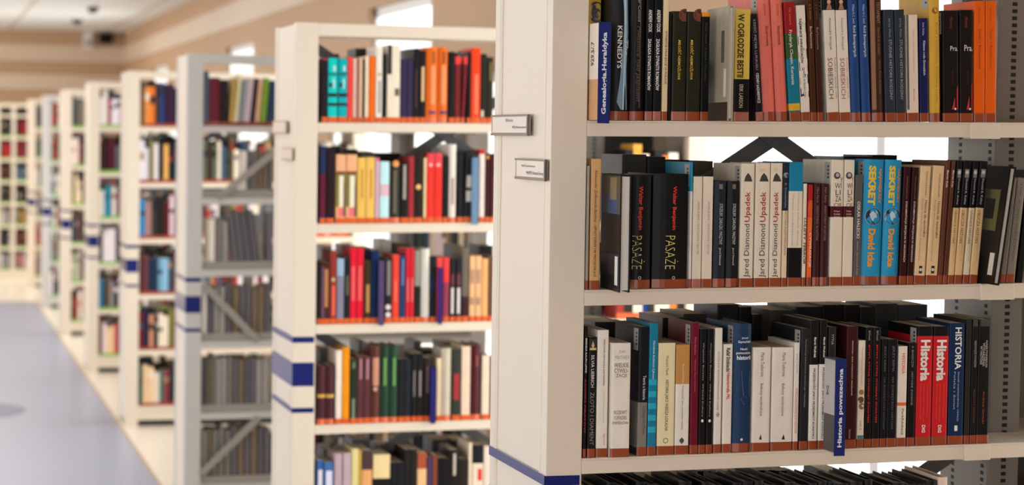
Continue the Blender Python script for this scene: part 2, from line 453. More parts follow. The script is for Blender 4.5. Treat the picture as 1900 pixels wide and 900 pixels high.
ROWN = ['top', 'second', 'third', 'fourth', 'fifth', 'lowest']
WHERE = {}; BW_ = {}
for k_, nm_ in ((0, 'nearest'), (1, 'second'), (2, 'third')):
    for j_ in range(6):
        r_n = 'lowest visible' if (k_, j_) == (0, 3) else ROWN[j_]
        WHERE[(k_, j_)] = '%s shelf, %s bookcase' % (r_n, nm_)
        BW_[(k_, j_)] = 'rear row, %s shelf, %s bookcase' % (r_n, nm_)

def row(k, j, books, tape=TAPE, ybase=None, depth=.155, back=False, seed=1):
    """books: dict(x=(px0,px1) at the shelf, y=top px, c=rgb, d=desc, lean=px shift of the top, ...)"""
    rnd = random.Random(seed*100+k*10+j)
    Yf = k*STEP; yo = .225 if back else .003
    for b in books: b['desc'] = b['d']; b['where'] = (BW_ if back else WHERE)[(k, j)]
    labels = unique_labels(books)
    grp = 'books ' + (BW_ if back else WHERE)[(k, j)]
    for b, lab in zip(books, labels):
        pr = b.get('prot', 0.0); yp = Yf+yo-pr
        zs = shelf_z(k, j); yimg = 538
        a = onY(b['x'][0], 500, yp); c_ = onY(b['x'][1], 500, yp)
        # image row of the shelf here, for exact x despite the roll of the camera
        for _ in range(3):
            xm = (a.x+c_.x)/2; zloc = zs+zt(xm); rel = Vector((xm, yp, zloc))-CAM
            yimg = PY - FPX*rel.dot(UPV)/rel.dot(FWD)
            a = onY(b['x'][0], yimg, yp); c_ = onY(b['x'][1], yimg, yp)
        wd = c_.x-a.x-.0009; xm = (a.x+c_.x)/2; zloc = zs+zt(xm)
        top = onY((b['x'][0]+b['x'][1])/2+b.get('lean', 0)*.8, b['y'], yp); ht = top.z-zloc
        sc = (yimg-b['y'])/ht; hp = yimg-b['y']
        lean = (b.get('lean', 0)-ROLL*hp)/hp if 'lean' in b else 0.0
        f = lambda y: (yimg-y)/sc
        texts = [(s, d, min(f(y0), f(y1)), max(f(y0), f(y1)), u, fr, c2, bo, sh) for (s, d, y0, y1, u, fr, c2, bo, sh) in b.get('t', ())]
        art = []
        for q in b.get('art', ()):
            if q[0] == 'r': art.append(('r', q[1], q[2], min(f(q[3]), f(q[4])), max(f(q[3]), f(q[4])), q[5]))
            elif q[0] == 'd': art.append(('d', q[1], f(q[2]), q[3]/sc, q[4]))
            else: art.append(('p', [(u, f(y)) for u, y in q[1]], q[2]))
        bands = [(max(0, f(y1)/ht), min(1, f(y0)/ht), c3) for (y0, y1, c3) in b.get('b', ())]
        tp = b.get('tape', tape)
        dp = b.get('dp', depth*(1+rnd.uniform(-.12, .06)))
        make_book(xm, yp, zloc+(.0 if pr < .03 else .0), max(wd, .004), ht, dp, b['c'], bands, tp, .0172 if k == 0 else .0175,
                  b.get('hard', False), lean, b.get('rz', 0.0), 0.0, art, texts, lab, grp, b.get('st', False), b.get('rev', False), b.get('side', ()), detail=(k == 0))
def B(x0, x1, y, c, d, **kw): return dict(x=(x0, x1), y=y, c=c, d=d, **kw)
def T(s, d, y0, y1, u=.5, fr=.5, c=INKW, bold=0.0, shear=0.0): return (s, d, y0, y1, u, fr, c, bold, shear)
# ---- nearest bookcase, top visible shelf
OLIVE=(48,46,30); SALM=(214,108,92); SLATE=(52,62,72); BLUE=(32,74,136); ORG=(222,92,16)
def unionjack():
    W,R,N=(232,222,205),(176,40,44),(34,38,80); o=[]
    o.append(('r',.03,.97,40,175,W))
    for y in (48,96,144):
        o.append(('p',[(.03,y),(.97,y+26),(.97,y+38),(.03,y+12)],R)); o.append(('p',[(.55,y-6),(.97,y-6),(.97,y+14)],N)); o.append(('p',[(.03,y+18),(.45,y+34),(.03,y+36)],N))
    return o
row(0,0,[
 B(1093,1112,-18,(190,150,50),'gold book with engraved seal picture on its spine',prot=-.062,dp=.12,art=[('d',.5,22,19,(60,60,62)),('d',.5,22,14,(176,150,84)),('d',.5,24,9,(70,72,78)),('r',.3,.7,25,42,(96,98,104))],st=False,tape=None),
 B(1133,1167,-34,(26,28,34),'black book with pale blue streak and large white capitals',hard=True,b=[],art=[('p',[(.50,-30),(.80,-30),(.90,60),(.82,130),(.88,204),(.52,204),(.30,190),(.45,150),(.60,90),(.66,30)],(118,150,172)),('p',[(.60,-30),(.72,-30),(.8,60),(.7,204),(.6,204),(.68,80)],(170,192,204))],t=[T('KENNEDYS','d',48,127,.42,.26,(236,234,228),.02),T('The','d',74,102,.80,.22,(214,224,228),0,.3)]),
 B(1168,1195,-30,(26,21,20),'black book with faint brown script lettering',hard=True,art=[('r',.60,.68,-20,200,(70,72,78))],t=[T('er·Conod','d',-2,40,.55,.2,(150,146,140)),T('Miłosnice nad jaspisem','d',48,188,.50,.34,(98,84,74),0,.3)]),
 B(1196,1210,-26,(20,22,30),'slim black book with white condensed title',tape=TAPEP,t=[T('ANDREW COOK','d',18,60,.5,.5,(225,222,216),.02),T('ZAGŁADA DYNASTII ROMANÓW','d',72,168,.5,.56,(225,222,216),.02)]),
 B(1211,1226,-26,(20,22,30),'slim black book with white condensed title',tape=TAPEP,t=[T('ANDREW COOK','d',18,60,.5,.5,(225,222,216),.02),T('ZAGŁADA DYNASTII ROMANÓW','d',72,168,.5,.56,(225,222,216),.02)]),
 B(1227,1238,-14,(214,192,148),'narrow cream book with dark capitals',t=[T('DYNASTIE PANUJĄCE W POLSCE','d',58,156,.5,.46,INKB,.01)]),
 B(1239,1244,24,(22,22,22),'very thin black book',tape=None),
 B(1245,1271,21,OLIVE,'dark olive book with yellow title',tape=TAPEP,art=[('d',.85,28,12,(112,58,48)),('d',.85,28,9,(60,40,30))],t=[T('MIŁOŚĆ NIEMOŻLIWA','d',74,148,.52,.26,(214,176,62),.01,.25)]),
 B(1272,1298,22,OLIVE,'dark olive book with yellow title',art=[('d',.85,28,12,(112,58,48)),('d',.85,28,9,(60,40,30))],t=[T('MIŁOŚĆ NIEMOŻLIWA','d',74,148,.36,.26,(214,176,62),.01,.25)]),
 B(1299,1314,23,(18,18,20),'black book with small orange band at its head',b=[(23,31,(226,150,40))],t=[T('Alina Nowa • Książę i Wnuczka','d',42,150,.5,.36,(70,66,62))]),
 B(1361,1389,17,(22,22,26),'black book with yellow title panel',tape=TAPEP,b=[(17,147,(214,186,82))],t=[T('W OGRODZIE BESTII','d',26,144,.36,.44,(40,34,26),.03),T('ERIK LARSON','d',157,200,.45,.26,(196,190,180))]),
 B(1403,1416,26,(38,28,40),'slim dark purple book with grey title',tape=TAPEP,lean=-13,t=[T('SZEŚĆ PIĘTER LUKSUSU','d',36,130,.5,.52,(150,142,148),.01),T('CEZARY ŁAZAREWICZ','d',136,192,.5,.4,(220,214,208),.02)]),
 B(1417,1440,-22,SALM,'salmon pink book',lean=-15,hard=True,st=True,t=[T('John Miller','d',8,30,.5,.2,(120,52,46)),T('Stuartowie','d',49,86,.62,.26,(96,40,36),.01)]),
 B(1441,1463,-22,SALM,'salmon pink book',lean=-15,hard=True,t=[T('John Miller','d',8,30,.5,.2,(120,52,46)),T('Stuartowie','d',48,84,.55,.26,(96,40,36),.01)]),
 B(1465,1486,4,(24,120,138),'red, green and teal book with white title',lean=-14,b=[(4,63,(160,30,34)),(63,110,(62,94,48)),(110,193,(22,120,142)),(193,206,(196,150,44))],t=[T('Fryderyk Chopin. Korzenie','d',56,158,.42,.36,(232,228,220),.01),T('Tło historii','d',14,46,.5,.2,(190,120,70))]),
 B(1487,1504,10,(226,214,196),'white book with union flag pattern',lean=-13,art=unionjack(),t=[T('TAJEMNICE WINDSORÓW','d',34,118,.35,.42,(24,22,26),.03),T('MAREK RYBARCZYK','d',126,182,.5,.22,(60,52,60))]),
 B(1505,1516,-18,(84,46,22),'narrow brown book with gold title',lean=-12,t=[T('A. H. Zieliński','d',8,36,.5,.3,(160,130,96)),T('Burbonowie','d',49,90,.5,.4,(206,184,146))]),
 B(1517,1528,-18,(72,38,20),'narrow brown book with gold title',lean=-12,t=[T('A. H. Zieliński','d',8,36,.5,.3,(120,90,64)),T('Burbonowie','d',51,92,.5,.4,(156,126,92))]),
 B(1535,1557,-12,(226,214,196),'white book with small portrait at its head',lean=-12,b=[(-12,19,(28,24,22))],art=[('d',.5,4,4,(196,150,120)),('p',[(.25,18),(.75,18),(.6,7),(.4,7)],(150,110,90))],st=True,t=[T('Aleksandra Skrzypek','d',33,94,.5,.26,(66,56,52)),T('SOBIESKICH','d',108,184,.4,.4,(86,48,46)),T('Rozkwit i upadek rodu','d',108,184,.82,.2,(140,70,66))]),
 B(1558,1579,-12,(226,214,196),'white book with small portrait at its head',lean=-12,b=[(-12,19,(28,24,22))],art=[('d',.5,4,4,(196,150,120)),('p',[(.25,18),(.75,18),(.6,7),(.4,7)],(150,110,90))],t=[T('Aleksandra Skrzypek','d',33,94,.5,.26,(110,100,94)),T('SOBIESKICH','d',108,184,.4,.4,(150,80,76)),T('Rozkwit i upadek rodu','d',108,184,.82,.2,(170,90,86))]),
 B(1580,1599,-24,BLUE,'blue book with white title',lean=-11,hard=True,t=[T('William H. C. Smith','d',8,44,.5,.26,(160,180,206)),T('Ród Bonapartych','d',48,106,.5,.36,(226,228,230))]),
 B(1600,1617,-24,BLUE,'blue book with white title',lean=-11,hard=True,t=[T('William H. C. Smith','d',8,44,.5,.26,(160,180,206)),T('Ród Bonapartych','d',48,106,.5,.36,(226,228,230))]),
 B(1619,1641,-20,(78,46,30),'dark brown book with faded capitals',lean=-8,hard=True,art=[('r',.02,.34,-20,204,(132,90,62))],t=[T('TESTAMENT','d',4,44,.66,.3,(150,118,90)),T('historia ze smakiem','d',52,102,.66,.24,(128,98,76)),T('Anna Ewa Szalapak','d',112,176,.66,.24,(110,84,66))]),
 B(1643,1662,18,SLATE,'slate grey book with pale capitals',lean=-7,t=[T('Jerzy Pilch','d',34,70,.55,.26,(128,136,140)),T('STUDNIE HISTORII RODZINY','d',74,186,.6,.28,(150,154,156))]),
 B(1663,1681,18,SLATE,'slate grey book with pale capitals',lean=-6,t=[T('Jerzy Pilch','d',34,70,.55,.26,(128,136,140)),T('STUDNIE HISTORII RODZINY','d',74,186,.6,.28,(150,154,156))]),
 B(1683,1705,28,(206,186,168),'beige book with tiny grey title',lean=-5,art=[('r',.0,.2,28,204,(84,80,74))],t=[T('Życie i czas Marii Kazimiery','d',56,134,.62,.16,(130,110,98)),T('Barwna','d',166,188,.62,.16,(130,110,98))]),
 B(1707,1723,34,(30,36,96),'small navy book with white title',lean=-4,t=[T('Anna Wolska','d',42,66,.45,.26,(170,176,200)),T('Klątwa rodu Grimaldich','d',76,140,.5,.34,(220,222,230),.01)]),
 B(1726,1746,-28,(186,144,48),'mustard yellow book with brown title',lean=-5,hard=True,st=True,art=[('d',.5,20,6,(130,84,34))],t=[T('Król i królowa: kronika rodu','d',42,190,.66,.2,(132,96,40))]),
 B(1750,1779,20,(30,22,20),'black-brown book with red triangle',lean=-4,st=True,art=[('p',[(.55,204),(.97,204),(.97,158)],(176,36,40)),('d',.78,203,2,(226,220,210))],t=[T('Pra.','h',86,95,.72,.5,(232,226,218)),T('Historia','d',32,54,.55,.24,(110,52,34)),T('Tom pierwszy','d',130,158,.6,.14,(86,48,38))]),
 B(1781,1805,19,(30,22,20),'black-brown book with red triangle',lean=-3,art=[('p',[(.5,204),(.97,204),(.97,152)],(176,36,40)),('d',.78,203,2,(226,220,210))],t=[T('Pra.','h',84,95,.66,.66,(232,226,218)),T('Historia','d',32,52,.5,.24,(130,60,40)),T('Tom pierwszy','d',130,158,.6,.14,(86,48,38))]),
 B(1807,1827,2,ORG,'bright orange book',lean=-2,t=[T('Maria Bogucka','d',14,46,.42,.2,(120,52,18)),T('Dwór i Romanowie','d',54,128,.5,.26,(112,48,18))]),
 B(1828,1848,2,ORG,'bright orange book',lean=-2,t=[T('Maria Bogucka','d',14,46,.42,.2,(150,66,22)),T('Dwór i Romanowie','d',54,128,.5,.26,(140,60,20))]),
])
# ---- second visible shelf
CR=(228,214,192); MAR=(74,22,26)
def jd(u=.5): return [T('Jared Diamond','u',515,416,u,.52,(34,30,32),.0),T('Upadek','u',412,356,u,.52,(150,34,46),.01)]
def rock(u0,u1): return [('p',[(u0,337),(u0+.12*(u1-u0)*5/1,326),((u0+u1)/2,321),(u1-.12,327),(u1,337)],(58,54,52))]
def cyw():
    return [T(s,'h',y0,y1,u,fr,(60,52,50)) for s,y0,y1,u,fr in (('Y','328','342',.78,.3),)]
def cyw_t():
    o=[]
    for s,y0,y1,u,fr in (('Y',329,339,.82,.22),('WI',340,350,.55,.55),('LI',352,362,.55,.42),('ZA',364,374,.58,.5),('CJE',377,387,.55,.66)): o.append(T(s,'h',y0,y1,u,fr,(66,56,52)))
    for i,s in enumerate(('Felipe','Fernández','Armesto')): o.append(T(s,'h',390.5+5*i,394+5*i,.5,.5,(214,190,180)))
    return o
def sek():
    return [T('SEKRET','d',308,382,.38,.36,(240,200,60),.05),T('NAJWIĘKSZY','d',314,378,.78,.22,(236,150,50),.03),T('David Icke','d',425,496,.45,.36,(240,160,40),.04)]
GL=[('d',.52,402,16.5,(140,150,160)),('d',.52,402,15.5,(20,28,44)),('p',[(.30,398),(.45,392),(.62,396),(.70,404),(.55,405),(.48,412),(.38,406)],(176,190,200)),('p',[(.6,390),(.72,394),(.68,398)],(176,190,200))]
row(0,1,[
 B(1085,1091,308,(150,140,124),'thin grey book beside the post'),
 B(1093,1112,295,(186,142,94),'tan book with small dark capitals',t=[T('Aleksander Ziółkowski-Boetius','d',316,412,.5,.28,(70,46,30)),T('LEPSZY DZIEŃ NIE PRZYJDZIE JUŻ','d',418,514,.5,.34,(60,38,26),.01)]),
 B(1169,1207,325,(24,24,26),'thick black book with red name and thin yellow capitals',hard=True,art=[('d',.45,516,3,(190,186,178)),('d',.45,516,2,(24,24,26))],t=[T('Walter Benjamin','d',346,427,.42,.26,(206,60,48),.02),T('PASAŻE','d',438,500,.38,.62,(216,208,120),-.018)]),
 B(1210,1275,323,(24,24,26),'thickest black book with red name and thin yellow capitals',hard=True,art=[('d',.6,516,3,(190,186,178)),('d',.6,516,2,(24,24,26))],t=[T('Walter Benjamin','d',346,427,.58,.15,(206,60,48),.02),T('PASAŻE','d',438,500,.54,.38,(216,208,120),-.018)]),
 B(1277,1282,301,(224,216,204),'thin white book with teal head',b=[(301,355,(30,130,164))],st=True),
 B(1283,1300,328,CR,'white book with small grey capitals',tape=TAPEP,t=[T('JAMES BURKE • PRZYCZYNY I SKUTKI','d',374,472,.55,.3,(130,118,110))]),
 B(1301,1320,328,CR,'white book with small grey capitals',t=[T('JAMES BURKE • PRZYCZYNY I SKUTKI','d',374,472,.55,.26,(130,118,110))]),
 B(1322,1346,336,(36,44,56),'worn dark blue book',hard=True,art=[('r',.36,.64,342,351,(110,104,98))],t=[T('Jared Diamond','d',460,492,.5,.22,(190,192,194)),T('STRZELBY, ZARAZKI, MASZYNY','d',378,454,.52,.3,(170,176,180))]),
 B(1347,1370,337,(26,28,34),'worn near-black book',hard=True,art=[('r',.36,.64,342,351,(110,90,80))],t=[T('Jared Diamond','d',460,492,.5,.2,(190,192,194)),T('STRZELBY, ZARAZKI, MASZYNY','d',378,454,.52,.28,(190,190,186))]),
 B(1371,1396,304,CR,'white book with red and black title',st=True,art=[('p',[(.2,337),(.32,327),(.5,321),(.7,327),(.85,337)],(58,54,52))],t=jd(.55)),
 B(1398,1425,303,CR,'white book with red and black title',art=[('p',[(.25,337),(.37,327),(.55,321),(.75,327),(.9,337)],(58,54,52)),('p',[(.2,314),(.6,312),(.7,318),(.3,320)],(206,184,150))],t=jd(.58)),
 B(1426,1448,303,CR,'white book with red and black title',art=[('p',[(.15,337),(.27,327),(.45,321),(.7,327),(.9,337)],(58,54,52)),('p',[(.1,312),(.5,310),(.6,318),(.3,320)],(206,184,150))],t=jd(.5)),
 B(1449,1459,302,(228,204,170),'narrow cream book with dark blue upper half',b=[(302,391,(40,50,66))],art=[('d',.5,325,5,(130,136,140))],t=[T('E. Domańska','d',340,386,.5,.36,(150,156,160)),T('HISTORIA EGZYSTENCJALNA','d',392,474,.5,.5,(90,70,54))]),
 B(1460,1486,301,CR,'white book with teal head and black block',b=[(301,355,(26,124,160)),(460,516,(24,22,26))],t=[T('Życie codzienne','d',358,456,.3,.14,(150,100,96)),T('Historia kultury dawnej','d',358,456,.68,.14,(170,116,112))]),
 B(1487,1494,341,(222,208,188),'thin white book with scrawled black letters',t=[T('LULIETY TERROR','d',404,490,.5,.7,(40,36,34),.02,.2)]),
 B(1496,1505,343,(214,96,40),'thin book shading from red to orange',b=[(343,374,(176,30,36)),(374,404,(200,60,36))],t=[T('CYWILIZACJE','d',432,496,.5,.6,(238,224,206),.02),T('EGZOTYCZNE','d',372,428,.5,.5,(226,140,60))]),
 B(1507,1520,341,MAR,'maroon book with faint title',hard=True,t=[T('Marc Ferro','d',348,376,.5,.3,(150,110,104)),T('RESENTYMENT W HISTORII','d',382,446,.5,.3,(150,110,104))]),
 B(1521,1535,341,MAR,'maroon book with faint title',hard=True,t=[T('Marc Ferro','d',348,376,.5,.3,(150,110,104)),T('RESENTYMENT W HISTORII','d',382,446,.5,.3,(150,110,104))]),
 B(1538,1561,297,CR,'cream book with maroon band and stacked title',st=True,b=[(383,403,(96,24,34))],art=[('d',.45,326,6.5,(70,70,74)),('d',.48,325,3.5,(170,164,156))],t=cyw_t()),
 B(1562,1581,297,CR,'cream book with maroon band and stacked title',b=[(383,403,(96,24,34))],art=[('d',.45,326,6.5,(70,70,74)),('d',.48,325,3.5,(170,164,156))],t=cyw_t()),
 B(1582,1596,325,(96,92,88),'grey book with white capitals',lean=4,t=[T('OSKAR HALECKI','d',374,442,.5,.42,(222,218,210),.01),T('Historia i Narodowość Polski','d',448,510,.5,.3,(160,156,150))]),
 B(1597,1634,297,(34,136,178),'thick bright blue book with yellow title and globe',lean=7,hard=True,st=True,art=GL,t=sek()),
 B(1636,1667,297,(34,136,178),'thick bright blue book with yellow title and globe',lean=7,hard=True,art=GL,t=sek()),
 B(1668,1681,310,(66,24,26),'maroon book with white capitals',lean=8,t=[T('Mariusz Jabłoński','d',328,370,.5,.28,(140,110,104)),T('DOKUMENTACJA SPECJALNA W ARCHIWACH','d',374,486,.5,.36,(214,200,190),.01)]),
 B(1682,1694,311,(62,22,24),'maroon book with white capitals',lean=10,t=[T('Mariusz Jabłoński','d',328,370,.5,.28,(130,100,94)),T('DOKUMENTACJA SPECJALNA W ARCHIWACH','d',374,486,.5,.36,(214,200,190),.01)]),
 B(1695,1715,309,(210,180,138),'cream book with brown italic title',lean=12,art=[('r',.4,.7,494,508,(36,30,26)),('d',.55,501,3,(200,190,170))],t=[T('Violetta Julkowska •','d',318,366,.6,.22,(100,76,54)),T('Historia dla wyobraźni','d',372,440,.66,.3,(110,60,44),.01),T('Recepcja dzieł historycznych Karola Szajnochy','d',370,484,.34,.16,(130,104,78))]),
 B(1717,1738,308,(208,176,134),'cream book with brown italic title',lean=14,st=True,art=[('r',.4,.7,494,508,(36,30,26)),('d',.55,501,3,(200,190,170))],t=[T('Violetta Julkowska •','d',322,370,.6,.22,(100,76,54)),T('Historia dla wyobraźni','d',374,442,.66,.3,(90,70,44),.01),T('Recepcja dzieł historycznych Karola Szajnochy','d',372,486,.34,.16,(130,104,78))]),
 B(1739,1748,298,(110,66,48),'narrow brown book with white name',lean=15,t=[T('Marcin Kula','d',316,348,.5,.42,(224,206,190),.02)]),
 B(1749,1757,298,(104,60,44),'narrow brown book with white name',lean=16,t=[T('Marcin Kula','d',316,348,.5,.42,(224,206,190),.02)]),
]+[B(x0,x1,299,(206,172,124) if i!=2 else (226,206,172),'cream book with black upper half and small portrait',lean=17+i,b=[(299,386,(26,26,30))],art=[('r',.2,.8,314,330,(120,116,112)),('d',.5,320,3.5,(186,178,168))],
   t=[T('Donald R. Kelley','d',332,380,.5,.34,(190,186,180)),T('GRANICE HISTORII' if i in (0,2) else 'OBLICZA HISTORII','d',390,452,.4,.4,(84,62,44)),T('Badanie przeszłości w ujęciu','d',452,486,.62,.2,(150,120,88))]) for i,(x0,x1) in enumerate(((1758,1769),(1770,1784),(1786,1797),(1798,1813)))]
+[
 B(1855,1865,330,(118,110,98),'narrow worn grey book',dp=.12,lean=22,t=[T('WYZNACZNIKI RYTMÓW','d',380,480,.5,.3,(80,74,66))]),
 B(1866,1882,330,(126,118,104),'wider worn grey book',dp=.12,lean=22,t=[T('WYZNACZNIKI RYTMÓW','d',370,486,.5,.34,(74,68,60)),T('K. Pomian','d',342,362,.5,.3,(74,68,60))]),
 B(1886,1897,316,(24,24,24),'black book beside the slotted post',tape=None,dp=.12,lean=22),
])
